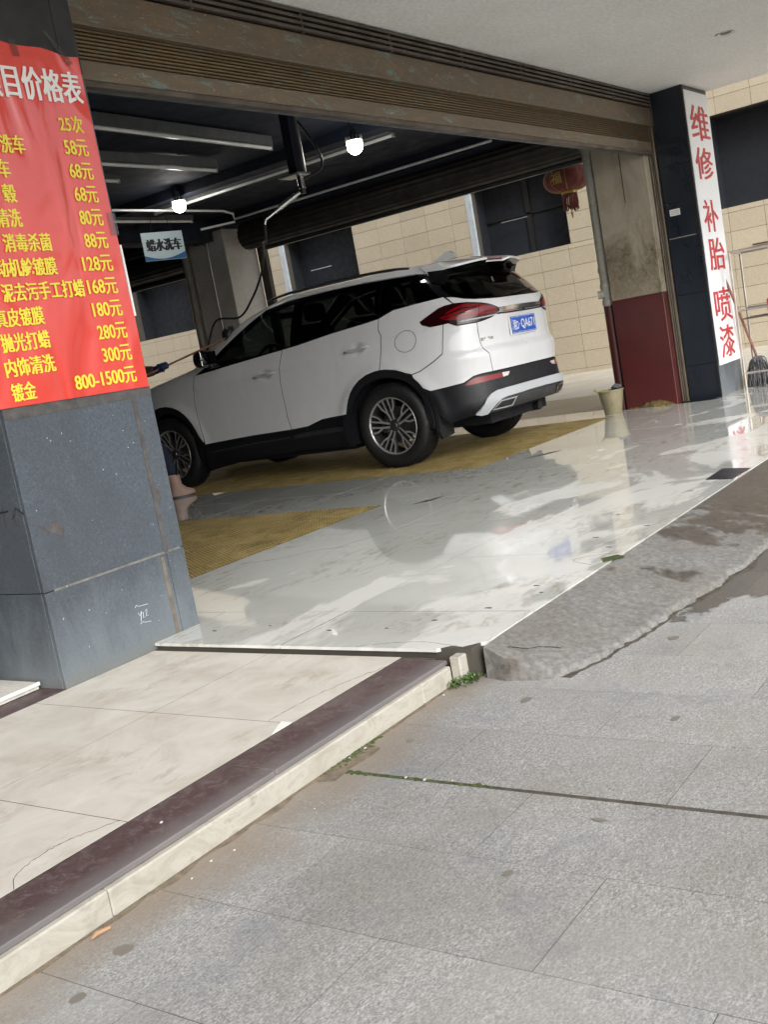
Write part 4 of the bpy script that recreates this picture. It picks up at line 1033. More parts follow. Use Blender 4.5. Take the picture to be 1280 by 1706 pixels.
def panel(name, poly, mat, parent=None, off=0., th=.012, gap=.004, ds=.035, dz=.035, full=False, label=None, sub=None):
    parent = parent or car
    poly = inset(list(poly), gap)
    bm = bmesh.new(); vs = [bm.verts.new((a,b,0)) for a,b in poly]
    for tri in tessellate_polygon([[Vector((a,b,0)) for a,b in poly]]):
        try: bm.faces.new([vs[i] for i in tri])
        except ValueError: pass
    for ax_, stp, idx in (((1,0,0),ds,0),((0,1,0),dz,1)):
        lo = min(p[idx] for p in poly); hi = max(p[idx] for p in poly); k = math.floor(lo/stp)+1
        while k*stp < hi:
            co = [0,0,0]; co[idx] = k*stp
            bmesh.ops.bisect_plane(bm, geom=bm.verts[:]+bm.edges[:]+bm.faces[:], plane_co=co, plane_no=ax_, dist=1e-5); k += 1
    bmesh.ops.remove_doubles(bm, verts=bm.verts[:], dist=1e-5)
    bm.verts.ensure_lookup_table()
    S_ = np.array([v_.co.x for v_ in bm.verts]); Z_ = np.array([v_.co.y for v_ in bm.verts]); P, n_ = car_pts(S_, Z_, off)
    nl = {}
    for v_, p, q in zip(bm.verts, P, n_): v_.co = Vector((-p[1], p[0], p[2])); nl[v_] = Vector((-q[1], q[0], q[2]))
    bmesh.ops.dissolve_degenerate(bm, edges=bm.edges[:], dist=1e-5)
    for f_ in bm.faces: 
        if f_.normal.length == 0: f_.normal_update()
    bm.normal_update()
    flip = [f_ for f_ in bm.faces if f_.normal.dot(Vector((f_.calc_center_median().x, f_.calc_center_median().y-U0, .1))) < 0]
    if len(flip) > len(bm.faces)/2: bmesh.ops.reverse_faces(bm, faces=bm.faces[:])
    if th:
        be = [e for e in bm.edges if e.is_boundary and not (full and abs(e.verts[0].co.x) < 1e-4 and abs(e.verts[1].co.x) < 1e-4)]
        for e in be: e.smooth = False
        nmap = {v_: nl.get(v_, Vector((0,0,0))) for e in be for v_ in e.verts}
        r_ = bmesh.ops.extrude_edge_only(bm, edges=be)
        # new verts lie on top of old ones: match by position
        pos_ = {}
        for v_, q in nmap.items(): pos_[tuple(round(c,6) for c in v_.co)] = q
        for v_ in [g_ for g_ in r_['geom'] if isinstance(g_, bmesh.types.BMVert)]:
            q = pos_.get(tuple(round(c,6) for c in v_.co)); 
            if q is not None: v_.co = v_.co-q*th
    if full:
        r_ = bmesh.ops.duplicate(bm, geom=bm.verts[:]+bm.edges[:]+bm.faces[:])
        nv = [g_ for g_ in r_['geom'] if isinstance(g_, bmesh.types.BMVert)]
        for v_ in nv: v_.co.x *= -1
        bmesh.ops.reverse_faces(bm, faces=[g_ for g_ in r_['geom'] if isinstance(g_, bmesh.types.BMFace)])
        cen = [v_ for v_ in bm.verts if abs(v_.co.x) < 2e-4]; bmesh.ops.remove_doubles(bm, verts=cen, dist=4e-4)
    me = bpy.data.meshes.new(name); bm.to_mesh(me); bm.free()
    me.polygons.foreach_set('use_smooth', [True]*len(me.polygons))
    o = link(name, me, mat, parent)
    if label: o['label'] = label
    out = [o]
    if not full:
        o2 = bpy.data.objects.new(name, me); COL.objects.link(o2); o2.parent = parent; o2.scale = (-1,1,1); out.append(o2)
    return out
def archpts(c, side):   # outline of white body round a wheel, from front to rear over the top
    h = [(.452,.53),(.432,.585),(.402,.645),(.365,.70),(.32,.745),(.25,.795),(.16,.832),(.06,.850),(-.06,.850),(-.16,.832),(-.25,.795),(-.32,.745),(-.365,.70),(-.402,.645),(-.432,.585),(-.452,.53)]
    return [(c+a,b) for a,b in h]
cR = UR-U0-.01; cF = UF-U0+.02
ra, fa = archpts(cR, 0), archpts(cF, 0)
front_door = [(.178,.455),(.657,.45),(1.311,.427),(1.314,.496),(1.344,.694),(1.346,.828),(1.328,.97),(1.317,1.06),(1.335,1.105),(1.126,1.118),(.677,1.150),(.146,1.186),(.148,1.164),(.173,1.091),(.196,.918),(.199,.704),(.204,.579)]
rear_door = [(.178,.455),(.204,.579),(.199,.704),(.196,.918),(.173,1.091),(.148,1.164),(.146,1.186),(-.042,1.20),(-.438,1.243),(-.776,1.268),(-.955,1.285),(-.951,1.192),(-.978,1.137),(-.976,1.025),(-.955,.939),(-.937,.853)]+[p for p in ra if p[0] > -.93 and p[1] > .54][::-1]+[(-.495,.522),(-.20,.509),(-.02,.463)]
quarter = [(-.937,.853),(-.955,.939),(-.976,1.025),(-.978,1.137),(-.951,1.192),(-.955,1.285),(-1.021,1.307),(-1.11,1.333),(-1.341,1.346),(-1.644,1.358),(-1.755,1.287),(-1.594,1.27),(-1.477,1.223),(-1.394,1.188),(-1.412,1.164),(-1.498,1.135),(-1.640,1.1365),(-1.635,1.041),(-1.62,.95),(-1.605,.90),(-1.5,.85),(-1.341,.789),(-1.26,.775)]+[p for p in ra if p[0] < -.94 and p[1] > .77][::-1]
bump_up = [(-1.26,.775),(-1.341,.789),(-1.5,.85),(-1.605,.90),(-1.62,.95),(-1.635,1.041),(-1.640,1.1365),(-1.696,1.139),(-1.79,1.106),(-2.035,1.104),(-2.050,1.02),(-2.062,.937),(-2.08,.889),(-2.144,.836),(-2.150,.76),(-2.157,.684),(-2.0,.682),(-1.903,.674),(-1.779,.634),(-1.6,.622),(-1.42,.612)]+[p for p in ra if p[0] < -.94 and .6 < p[1] < .79][::-1]
zc = lambda a, b, n=14: [(sc_r(z), z) for z in np.linspace(a, b, n)]
tailgate = [(-1.673,1.352),(-1.77,1.340),(-1.88,1.315),(-2.021,1.296),(-2.2,1.285),(-2.364,1.280)]+zc(1.280,.685,18)+[(-2.157,.684),(-2.150,.76),(-2.144,.836),(-2.08,.889),(-2.062,.937),(-2.050,1.02),(-2.035,1.104),(-2.13,1.112),(-2.247,1.127),(-2.336,1.160),(-2.352,1.193),(-2.239,1.227),(-2.099,1.254),(-1.912,1.277),(-1.755,1.287)]
PT = M['paint']
fd = panel('front_door', front_door, PT, th=.002, ds=.025, dz=.025); rdr = panel('rear_door', rear_door, PT, th=.002, ds=.025, dz=.025)
panel('quarter_panel', quarter, PT, th=.002, ds=.03, dz=.03); panel('bumper_corner', bump_up, PT, th=.002, ds=.03, dz=.03)
tg = panel('tailgate', tailgate, PT, th=.002, full=True, ds=.04, dz=.03)[0]
def s_at(u_, z):
    A = float(tb(AR,z)+U0 if u_ < U0 else tb(AF,z)-U0); w = float(tb(WZ,z)); v_ = w*max(0, 1-(abs(u_-U0)/A)**N_)**(1/N_)
    return (u_-U0)+(v_-w) if u_ < U0 else (u_-U0)-(v_-w)
hoodline = [(2.28,1.172),(2.5,1.150),(2.64,1.133),(2.78,1.112),(2.9,1.090),(3.05,1.06),(3.2,1.02),(3.33,.97)]
hl = [(s_at(a,b),b) for a,b in hoodline]
fender = [(1.318,.44),(1.314,.496),(1.344,.694),(1.346,.828),(1.328,.97),(1.317,1.06),(1.335,1.105),(1.36,1.165)]+hl+[(2.72,.93),(2.55,.80),(2.40,.74),(2.33,.60),(2.31,.54)]+fa[:-1]+[(1.385,.53),(1.345,.47)]
panel('front_fender', fender, PT, th=.002)
zf = lambda a, b, n=12: [(sc_f(z), z) for z in np.linspace(a, b, n)]
panel('front_bumper', [(2.31,.53),(2.33,.60),(2.40,.74),(2.55,.80),(2.72,.80)]+zf(.80,.30)+[(2.33,.30),(2.28,.40)], PT, full=True)
panel('front_grille', [(3.05,.80),(3.05,.50),(2.95,.42)]+zf(.42,.93)+[(3.05,.93)], M['gloss'], full=True, off=.004)
panel('headlight', [(2.56,.81),(2.73,.925),(3.03,.925),(3.03,.815)], M['lampwhite'], off=.003)
panel('bonnet_nose', [(2.74,.94),(3.0,.94)]+zf(.94,.975,3)+[(2.9,.975)], PT, full=True)
# bonnet
bm = bmesh.new(); g = []
for i in range(26):
    t_ = i/25; uu = 2.26+(3.36-2.26)*t_; zz = float(np.interp(uu, [a for a,b in hoodline], [b for a,b in hoodline])); A = float(tb(AF,zz)-U0); w = float(tb(WZ,zz)); ve = max(.12, w*max(1e-4, 1-(min(.9999,abs(uu-U0)/A))**N_)**(1/N_)-.004)
    g.append([bm.verts.new((-ve*math.sin(q), uu, zz+.035*(1-abs(math.sin(q))**2.5)-.002)) for q in np.linspace(-math.pi/2, math.pi/2, 17)])
for a, b in zip(g, g[1:]):
    for j in range(16): bm.faces.new((a[j],a[j+1],b[j+1],b[j]))
obj('bonnet', bm, PT, car, 60)
# cladding
CL = M['clad']
sill = [(1.372,.16),(1.0,.20),(.75,.232),(.153,.25),(-.40,.235),(-.50,.235),(-.50,.51),(-.20,.504),(-.02,.459),(.178,.452),(.657,.446),(1.33,.422),(1.40,.50),(1.385,.40),(1.376,.25)]
panel('sill_cladding', sill, CL, gap=.001, off=.004)
panel('sill_strip', [(1.261,.338),(.684,.370),(.203,.381),(.203,.394),(.684,.383),(1.261,.351)], M['gun'], gap=0, off=.010, th=.01)
panel('sill_strip', [(.168,.402),(0,.415),(-.424,.427),(-.421,.386),(0,.378),(.16,.372)], M['gun'], gap=0, off=.012, th=.012)
for c, ap, nm in ((cR, ra, 'rear_arch_trim'), (cF, fa, 'front_arch_trim')):
    inn = [(.385,.50),(.375,.56),(.345,.62),(.30,.675),(.235,.725),(.15,.762),(.05,.782),(-.05,.782),(-.15,.762),(-.235,.725),(-.30,.675),(-.345,.62),(-.375,.56),(-.385,.50)]
    poly = [(c+.455,.25)]+[(c+.46,.44)]+ap+[(c-.46,.44),(c-.43,.30),(c-.37,.30)]+[(c+a,b) for a,b in inn][::-1]+[(c+.385,.25)]
    panel(nm, poly, CL, gap=.001, off=.007, th=.05, ds=.05)
rb_low = [(cR-.456,.44),(cR-.455,.53),(cR-.437,.585),(-1.42,.608),(-1.6,.618),(-1.779,.630),(-1.903,.670),(-2.0,.678),(-2.156,.680)]+zc(.680,.36,9)+[(-2.3,.36),(-1.9,.355),(-1.8,.352),(-1.62,.327),(-1.55,.322),(-1.48,.40)]
panel('rear_bumper', rb_low, CL, full=True, gap=.001, ds=.03)
panel('bumper_groove', [(-2.08,.6125),(-2.3,.609)]+zc(.606,.601,2)+[(-2.3,.604),(-2.08,.608)], M['black'], full=True, gap=0, off=.003, th=.004)
silv = [(-1.84,.368),(-1.90,.395),(-1.955,.435),(-2.0,.475),(-2.06,.508),(-2.14,.526),(-2.3,.532),(-2.591,.534)]+zc(.534,.468,4)+[(-2.674,.468),(-2.25,.462),(-2.17,.452),(-2.10,.425),(-2.03,.385),(-1.98,.355),(-1.90,.352)]
panel('skid_trim', silv, M['silver'], full=True, gap=0, off=.024, th=.02, ds=.03, dz=.02)
panel('lower_diffuser', [(-1.99,.352),(-2.04,.385),(-2.11,.425),(-2.17,.450),(-2.25,.459)]+zc(.464,.362,4)+[(-2.4,.362),(-2.2,.36)], M['gun'], full=True, gap=0, off=.010, th=.02)
panel('exhaust_trim', [(-2.035,.378),(-2.065,.392),(-2.165,.446),(-2.43,.448),(-2.40,.440),(-2.335,.380)], M['chrome'], gap=0, off=.022, th=.02)
panel('exhaust_opening', [(-2.075,.390),(-2.175,.436),(-2.375,.438),(-2.318,.391)], M['black'], gap=0, off=.0235, th=.003)
panel('reflector', [(-1.788,.612),(-1.83,.638),(-1.883,.654),(-1.95,.660),(-2.28,.660),(-2.28,.622),(-2.168,.619),(-1.842,.608)], M['lampred'], gap=0, off=.004, th=.006)
panel('reversing_lamp', [(-2.282,.659),(-2.40,.656),(-2.375,.636),(-2.36,.627),(-2.282,.623)], M['lampwhite'], gap=0, off=.004, th=.006)
for s_, z in ((-2.05,.585),): panel('parking_sensor', [(s_+.012*math.cos(a), z+.012*math.sin(a)) for a in np.linspace(0,6.28,13)[:-1]], M['black'], gap=0, off=.003, th=.003, ds=1, dz=1)
# tail lamps
tl_o = [(-1.397,1.188),(-1.477,1.2215),(-1.594,1.268),(-1.66,1.281),(-1.755,1.2855),(-1.912,1.2755),(-2.099,1.2525),(-2.239,1.2255),(-2.350,1.193),(-2.336,1.163),(-2.247,1.129),(-2.13,1.115),(-2.025,1.108),(-1.79,1.108),(-1.696,1.140),(-1.498,1.137),(-1.415,1.166)]
L1 = panel('tail_lamp', tl_o, M['lampdark'], gap=.001, off=.010, th=.016, ds=.03, dz=.015)
for lo_ in L1:
    k_ = 0 if lo_.scale.x > 0 else 1
def sub_panel(name, poly, mat, parents, **kw):
    """a sub-part on the left part and its mirror on the right one"""
    a, b = panel(name, poly, mat, **kw); a.parent = parents[0]; b.parent = parents[1]
    b.scale = (1,1,1)
    return a, b
sub_panel('red_lens', [(-1.612,1.187),(-1.701,1.229),(-1.839,1.262),(-1.90,1.262),(-2.018,1.250),(-2.045,1.246),(-2.045,1.158),(-1.95,1.152),(-1.806,1.148),(-1.657,1.166)], M['lampred'], L1, gap=.0, off=.0125, th=.002, dz=.015)
sub_panel('red_lens', [(-2.058,1.243),(-2.2,1.220),(-2.315,1.194),(-2.30,1.167),(-2.15,1.159),(-2.058,1.157)], M['lampred'], L1, gap=.0, off=.0125, th=.002, dz=.015)
sub_panel('dark_stripe', [(-1.62,1.20),(-1.85,1.236),(-2.04,1.232),(-2.04,1.226),(-1.85,1.226),(-1.63,1.193)], M['lampdark'], L1, gap=0, off=.0142, th=.001)
sub_panel('dark_stripe', [(-1.66,1.18),(-1.85,1.205),(-2.04,1.200),(-2.04,1.194),(-1.85,1.195),(-1.67,1.174)], M['lampdark'], L1, gap=0, off=.0142, th=.001)
sub_panel('chrome_edge', [(-1.80,1.128),(-1.86,1.138),(-2.05,1.140),(-2.25,1.146),(-2.30,1.152),(-2.25,1.137),(-2.05,1.129),(-1.86,1.128)], M['silver'], L1, gap=0, off=.0145, th=.003)
chb = panel('chrome_bar', [(-2.352,1.196),(-2.5,1.199)]+zc(1.2,1.158,3)+[(-2.5,1.156),(-2.340,1.160)], M['chrome'], full=True, gap=.0, off=.012, th=.014, dz=.012)
panel('bar_underside', [(-2.34,1.155),(-2.5,1.151)]+zc(1.152,1.138,2)+[(-2.5,1.138),(-2.31,1.142)], M['black'], full=True, gap=0, off=.004, th=.006)
# glass
DS = [(.528,1.585),(.147,1.617),(-.287,1.622),(-.705,1.617),(-1.301,1.592)]
fwin = [(1.296,1.110),(1.126,1.122),(.677,1.155),(.006,1.204),(.02,1.606),(.147,1.612),(.44,1.580),(.686,1.458),(1.0,1.295)]
rwin = [(-.002,1.2045),(-.438,1.25),(-.776,1.275),(-.953,1.292),(-.935,1.600),(-.705,1.616),(-.287,1.620),(.012,1.608)]
qwin = [(-.962,1.294),(-1.021,1.312),(-1.11,1.338),(-1.341,1.350),(-1.600,1.362),(-1.50,1.45),(-1.40,1.56),(-1.301,1.590),(-.945,1.600)]
sub_panel('window_pane', fwin, M['glass'], fd, gap=.001, off=-.002, th=0, ds=.05); sub_panel('window_pane', rwin, M['glass2'], rdr, gap=.001, off=-.002, th=0, ds=.05)
panel('quarter_pane', qwin, M['glass2'], gap=.001, off=-.002, th=0)
GB = M['gloss']
panel('black_pillar', [(.05,1.195),(-.055,1.205),(-.045,1.61),(.06,1.60)], GB, gap=0, off=-.006, th=.02)
panel('black_pillar', [(-.90,1.285),(-1.01,1.31),(-.99,1.60),(-.88,1.61)], GB, gap=0, off=-.006, th=.02)
panel('black_pillar', [(-1.35,1.352),(-1.66,1.365),(-1.72,1.36),(-1.60,1.46),(-1.575,1.575),(-1.30,1.60),(-1.25,1.53)], GB, gap=0, off=-.0055, th=.02)
panel('window_frame', [(1.30,1.108),(1.0,1.292),(.686,1.456),(.44,1.573),(.147,1.618),(-.287,1.624),(-.705,1.618),(-1.40,1.588),(-1.36,1.555),(-.705,1.586),(-.287,1.592),(.12,1.585),(.40,1.545),(.66,1.42),(.93,1.285),(1.12,1.17),(1.15,1.12)], GB, gap=0, off=-.0055, th=.02)
panel('belt_moulding', [(1.30,1.105),(.677,1.149),(.006,1.198),(-.438,1.244),(-.776,1.269),(-.953,1.286),(-.953,1.296),(-.776,1.279),(-.438,1.254),(.006,1.208),(.677,1.160),(1.28,1.117)], GB, gap=0, off=.002, th=.01)
rearg = [(-1.600,1.46),(-1.63,1.42),(-1.699,1.377),(-1.77,1.346),(-1.88,1.321),(-2.021,1.302),(-2.2,1.291),(-2.364,1.286)]+zc(1.286,1.60,10)+[(-1.9,1.60),(-1.62,1.59),(-1.575,1.55)]
panel('rear_window', rearg, M['glass2'], full=True, gap=.001, off=-.001, th=0)
def ring_band(poly, wdt): return poly
panel('rear_window_border', [(-1.590,1.47),(-1.63,1.42),(-1.699,1.375),(-1.77,1.344),(-1.88,1.319),(-2.021,1.300),(-2.2,1.289),(-2.364,1.284)]+zc(1.284,1.31,2)+[(-2.364,1.312),(-2.1,1.322),(-1.9,1.35),(-1.78,1.39),(-1.70,1.44),(-1.66,1.52),(-1.66,1.59),(-1.57,1.57)], GB, full=True, gap=0, off=-.004, th=.02)
# roof side, A pillar
rside = [(1.335,1.107),(1.0,1.296),(.686,1.460),(.44,1.580),(.147,1.624),(-.287,1.630),(-.705,1.624),(-1.301,1.599),(-1.44,1.580),(-1.56,1.555),(-1.63,1.60),(-1.66,1.665),(-1.3,1.665),(.30,1.665),(.56,1.655),(.66,1.595),(.88,1.475),(1.20,1.315),(1.50,1.16),(1.40,1.135)]
panel('roof_side', rside, PT, gap=0, th=.01, dz=.02)
panel('windscreen', [(1.48,1.178),(1.19,1.325),(.875,1.482),(.66,1.60),(.58,1.65)]+zf(1.65,1.178,10), M['glass'], full=True, gap=0, off=-.002, th=0)
# roof cap
bm = bmesh.new(); zt = 1.664; ns = 96; rings = []
ss = np.linspace(sc_r(zt)+.0201, sc_f(zt)-.0201, ns); P, _n = car_pts(ss, np.full(ns, zt), 0)
outl = [(-p[1],p[0]) for p in P]+[(p[1],p[0]) for p in P[::-1][1:-1]]
for k in range(13):
    q = 1-k/12*.999; rings.append([bm.verts.new((x*q, U0-.1+(y_-U0+.1)*q, zt+.052*(1-q**2.2))) for x,y_ in outl])
for a, b in zip(rings, rings[1:]):
    for j in range(len(outl)): bm.faces.new((a[j],a[(j+1)%len(outl)],b[(j+1)%len(outl)],b[j]))
bmesh.ops.remove_doubles(bm, verts=bm.verts[:], dist=1e-4); obj('roof', bm, PT, car, 60)
# roof rails
for sx in (-1,1):
    pts = curve_pts([(sx*.545,1.38,1.655),(sx*.55,1.26,1.678),(sx*.555,1.03,1.692),(sx*.56,.6,1.699),(sx*.56,.2,1.692),(sx*.555,-.1,1.677),(sx*.55,-.26,1.655)], 6)
    o = T('roof_rail', pts, .013, M['gun'], car, 8)
# spoiler
bm = bmesh.new(); g = []; nv_ = 40
for i in range(nv_+1):
    v_ = -.625+1.25*i/nv_; a = abs(v_)/.625; notch = .055 if abs(v_) < .165 else (.055*(1-(abs(v_)-.165)/.04) if abs(v_) < .205 else 0)
    cz = -.034*a**2.2; ue = -.838+.115*a**3
    if a > .93: ue += .08*(a-.93)/.07
    g.append([bm.verts.new(c) for c in ((v_*.96,-.40,1.690+cz-.01),(v_*.96,-.58,1.680+cz),(v_*.96,ue+notch+.03,1.644+cz-notch*.35),(v_*.96,ue+notch,1.634+cz-notch*.35),(v_*.96,ue+notch,1.616+cz-notch*.3),(v_*.96,ue+notch+.05,1.600+cz),(v_*.96,-.62,1.578+cz*1.2),(v_*.96,-.50,1.562+cz*1.3))])
for a, b in zip(g, g[1:]):
    for j in range(7):
        f_ = bm.faces.new((a[j],a[j+1],b[j+1],b[j])); f_.material_index = 1 if j >= 4 else 0
bm.faces.new(g[0]); bm.faces.new(g[-1][::-1]); bm.faces.ensure_lookup_table()
obj('rear_spoiler', bm, [PT, M['gloss']], car, 35)
for sx in (-1,1):
    bm = bmesh.new(); vs = [bm.verts.new(c) for c in ((sx*.595,-.46,1.60),(sx*.590,-.66,1.592),(sx*.585,-.69,1.575),(sx*.60,-.655,1.52),(sx*.635,-.63,1.455),(sx*.66,-.52,1.50))]
    vs2 = [bm.verts.new(v_.co+Vector((-sx*.05,.02,0))) for v_ in vs]
    bm.faces.new(vs); bm.faces.new(vs2[::-1])
    for k in range(6): bm.faces.new((vs[k],vs[(k+1)%6],vs2[(k+1)%6],vs2[k]))
    obj('spoiler_cheek', bm, GB, car)
B('stop_lamp', (-.13,-.795,1.612), (.13,-.775,1.624), M['lampred'], car, .002)
# shark fin
bm = bmesh.new()
prism(bm, [(-.42,1.705),(-.40,1.745),(-.36,1.772),(-.33,1.775),(-.26,1.745),(-.18,1.712),(-.18,1.700)], -.018, .018, 'YZ'); obj('antenna_fin', bm, PT, car)
# handles
def handle(s0, s1, z0, z1, par):
    n = 9; ss = np.linspace(s0, s1, n); zz = np.linspace(z0, z1, n); P, n_ = car_pts(ss, zz, 0)
    base = np.array([.014,.024,.036,.042,.044,.042,.037,.026,.014]); pts = [Vector((-p[1]-b*1, p[0], p[2])) for p, b in zip(P, base)]
    bm = bmesh.new(); tube(bm, pts, [.009,.013,.015,.016,.016,.016,.015,.013,.009], 8)
    me = bpy.data.meshes.new('door_handle'); bmesh.ops.recalc_face_normals(bm, faces=bm.faces[:]); bm.to_mesh(me); bm.free(); me.polygons.foreach_set('use_smooth', [True]*len(me.polygons))
    link('door_handle', me, M['silver'], par[0]); o = bpy.data.objects.new('door_handle', me); COL.objects.link(o); o.parent = par[1]
handle(-.866,-.591,1.075,1.055,rdr); handle(.233,.501,.998,.981,fd)
# fuel cap groove
a_ = np.linspace(0, 2*math.pi, 41)[:-1]; P, n_ = car_pts(-1.236+.112*np.cos(a_), 1.055+.088*np.sin(a_), .0)
T('fuel_cap_gap', [(-p[1],p[0],p[2]) for p in P]+[(-P[0][1],P[0][0],P[0][2])], .0022, M['black'], car, 5)
# plate, badges, wiper, camera
def onrear(name, s_, v0, w, z0, h, off, mat, bold=.02, par=None, th=.0006):
    uy = -float(tb(AR, z0+h/2))-off
    return text(name, s_, (-v0, uy, z0), (1,0,0), (0,0,1), w, h, mat, par or tg, bold, thick=th)
pu = -.975
np_ = B('number_plate', (-.222,pu,.957), (.222,pu+.008,1.101), M['plate'], car, .002)
B('plate_edge', (-.216,pu-.0006,.9625), (.216,pu+.001,.965), M['wprint'], np_); B('plate_edge', (-.216,pu-.0006,1.093), (.216,pu+.001,1.0955), M['wprint'], np_)
for x0 in (-.216, .2135): B('plate_edge', (x0,pu-.0006,.9652), (x0+.0025,pu+.001,1.0928), M['wprint'], np_)
text('plate_lettering', '湘D', (-.203,pu-.0005,.982), (1,0,0), (0,0,1), .105, .09, M['wprint'], np_, .012)
text('plate_lettering', 'QA671', (-.055,pu-.0005,.982), (1,0,0), (0,0,1), .250, .09, M['wprint'], np_, .012)
T('plate_dot', [(-.078,pu-.0005,1.03),(-.078,pu-.002,1.03)], .006, M['wprint'], np_, 10)
for x in (-.11,.11):
    for z in (.972,1.087): T('plate_bolt', [(x,pu-.001,z),(x,pu-.004,z)], .006, M['chrome'], np_, 8)
B('plate_recess', (-.235,pu+.009,.945), (.235,pu+.022,1.115), PT, car, .004)
P, n_ = car_pts(np.array([-2.07,-2.25]), np.array([.955,.955]), .004)
p0, p1 = Vector((-P[0][1],P[0][0],.945)), Vector((-P[1][1],P[1][0],.945)); ax_ = (p1-p0); wd_ = ax_.length; ax_.normalize()
text('chrome_badge', '吉利汽车', p0, tuple(ax_), (0,0,1), wd_, .028, M['rail'], tg, .02)
text('chrome_badge', '1.8T', (.50,-.945,.965), (.93,.36,0), (0,0,1), .07, .018, M['rail'], tg, .02)
T('wiper', [(-.05,-.945,1.302),(.12,-.935,1.318),(.36,-.915,1.325)], [.010,.006,.004], M['black'], car, 6)
T('rear_camera', [(0,-.985,1.150),(0,-1.0,1.147)], .013, M['black'], car, 10)
# door mirrors
for sx in (-1,1):
    mr = bpy.data.objects.new('door_mirror', None)
    bm = bmesh.new(); bmesh.ops.create_icosphere(bm, subdivisions=3, radius=1)
    for v_ in bm.verts:
        c = v_.co; p = 2.6; k = (abs(c.x)**p+abs(c.y)**p+abs(c.z)**p)**(-1/p); c *= k; taper = 1+.12*c.x
        v_.co = Vector((sx*(1.015+c.x*.125*1), 1.905+c.y*.075*taper+.03*c.x*-1, 1.238+c.z*.083*taper))
    mo_ = obj('door_mirror', bm, M['gloss'], car, 60)
    B('mirror_stalk', (sx*.86,1.86,1.14), (sx*.96,1.94,1.175), M['black'], mo_, .01)
    bm = bmesh.new(); box(bm, (sx*.915,1.826,1.175), (sx*1.12,1.834,1.30), .002); obj('mirror_glass', bm, M['chrome'], mo_)
# inner shell, floor, wheel wells
shell = [(sc_r(.37),.37)]+[(-1.45,.33)]+[(cR-.46,.45)]+ra[::-1]+[(cR+.46,.40),(cR+.48,.27),(cF-.48,.27),(cF-.46,.40)]+fa[::-1]+[(cF+.46,.45),(cF+.5,.32)]+zf(.32,.93,8)+[(2.75,.93),(2.3,1.02),(1.35,1.09),(.677,1.13),(.006,1.18),(-.776,1.25),(-1.341,1.32),(-1.66,1.33),(-1.77,1.31),(-2.1,1.27)]+zc(1.26,.38,14)
panel('inner_shell', shell, M['dark'], full=True, gap=0, off=-.0135, th=0, ds=.08, dz=.04)
bm = bmesh.new()
box(bm, (-.80,.47,.20), (.80,2.20,.34)); box(bm, (-.52,-.80,.25), (.52,.465,.42)); box(bm, (-.52,2.205,.25), (.52,3.40,.42)); box(bm, (-.78,.4,.345),(.78,2.3,.50))
obj('underbody', bm, M['dark'], car)
for c in (UR, UF):
    for sx in (-1,1):
        bm = bmesh.new(); n = 20; q1 = []; q2 = []
        for k in range(n+1):
            a = math.pi*(-.06+1.12*k/n); q1.append(bm.verts.new((sx*.895,c+.43*math.cos(a),.38+.43*math.sin(a)))); q2.append(bm.verts.new((sx*.53,c+.43*math.cos(a),.38+.43*math.sin(a))))
        for k in range(n): bm.faces.new((q1[k],q1[k+1],q2[k+1],q2[k]))
        bm.faces.new(q2); obj('wheel_well', bm, M['dark'], car)
# mud flaps
for c, vv_ in ((UR,.86),(UF,.87)):
    for sx in (-1,1):
        bm = bmesh.new(); prism(bm, [(sx*(vv_-.20),.22),(sx*(vv_-.01),.20),(sx*(vv_+.02),.26),(sx*(vv_+.02),.50),(sx*(vv_-.20),.50)], c-.50+.03, c-.47+.03, 'XZ'); 
        o = obj('mud_flap', bm, M['rubber'], car)
T('exhaust_pipe', [(.28,-.55,.27),(.28,-.86,.285)], .04, M['black'], car, 12)
T('rear_axle', [(-.7,UR,.33),(.7,UR,.33)], .05, M['dark'], car, 8)
# interior
bm = bmesh.new()
box(bm, (-.70,-.75,.60), (.70,2.3,.63)); box(bm, (-.72,1.75,.63), (.72,2.25,1.10), .06); box(bm, (-.70,-.70,.63), (.70,-.05,1.08), .03)
obj('cabin_floor', bm, M['seat'], car)
for uy in (1.05, .12):
    for vx in (-.40,.40):
        bm = bmesh.new(); box(bm, (vx-.25,uy,.75), (vx+.25,uy+.50,.93), .05)
        bs = box(bm, (vx-.245,uy-.13,.90), (vx+.245,uy+.02,1.38), 0)
        bmesh.ops.bevel(bm, geom=[e for e in bm.edges if len(e.link_faces) == 2 and all(v_.co.z > .89 for v_ in e.verts) and e.calc_length() > .1], offset=.045, segments=2, affect='EDGES')
        box(bm, (vx-.13,uy-.14,1.40), (vx+.13,uy-.03,1.56), .035)
        obj('seat', bm, M['seat'], car)
bm = bmesh.new(); n = 28; rr = .18
Mx = Matrix.Translation((-.38,1.66,1.10)) @ Matrix.Rotation(R(-65), 4, 'X')
tube(bm, [Mx @ Vector((rr*math.cos(2*math.pi*k/n), rr*math.sin(2*math.pi*k/n), 0)) for k in range(n+1)], .014, 8, False); tube(bm, [Mx @ Vector((-rr,0,0)), Mx @ Vector((rr,0,0))], .018, 6); tube(bm, [Mx @ Vector((0,0,0)), Mx @ Vector((0,-rr,0))], .018, 6)
obj('steering_wheel', bm, M['black'], car, 60)
B('inner_mirror', (-.12,1.62,1.50), (.12,1.65,1.56), M['black'], car, .01)
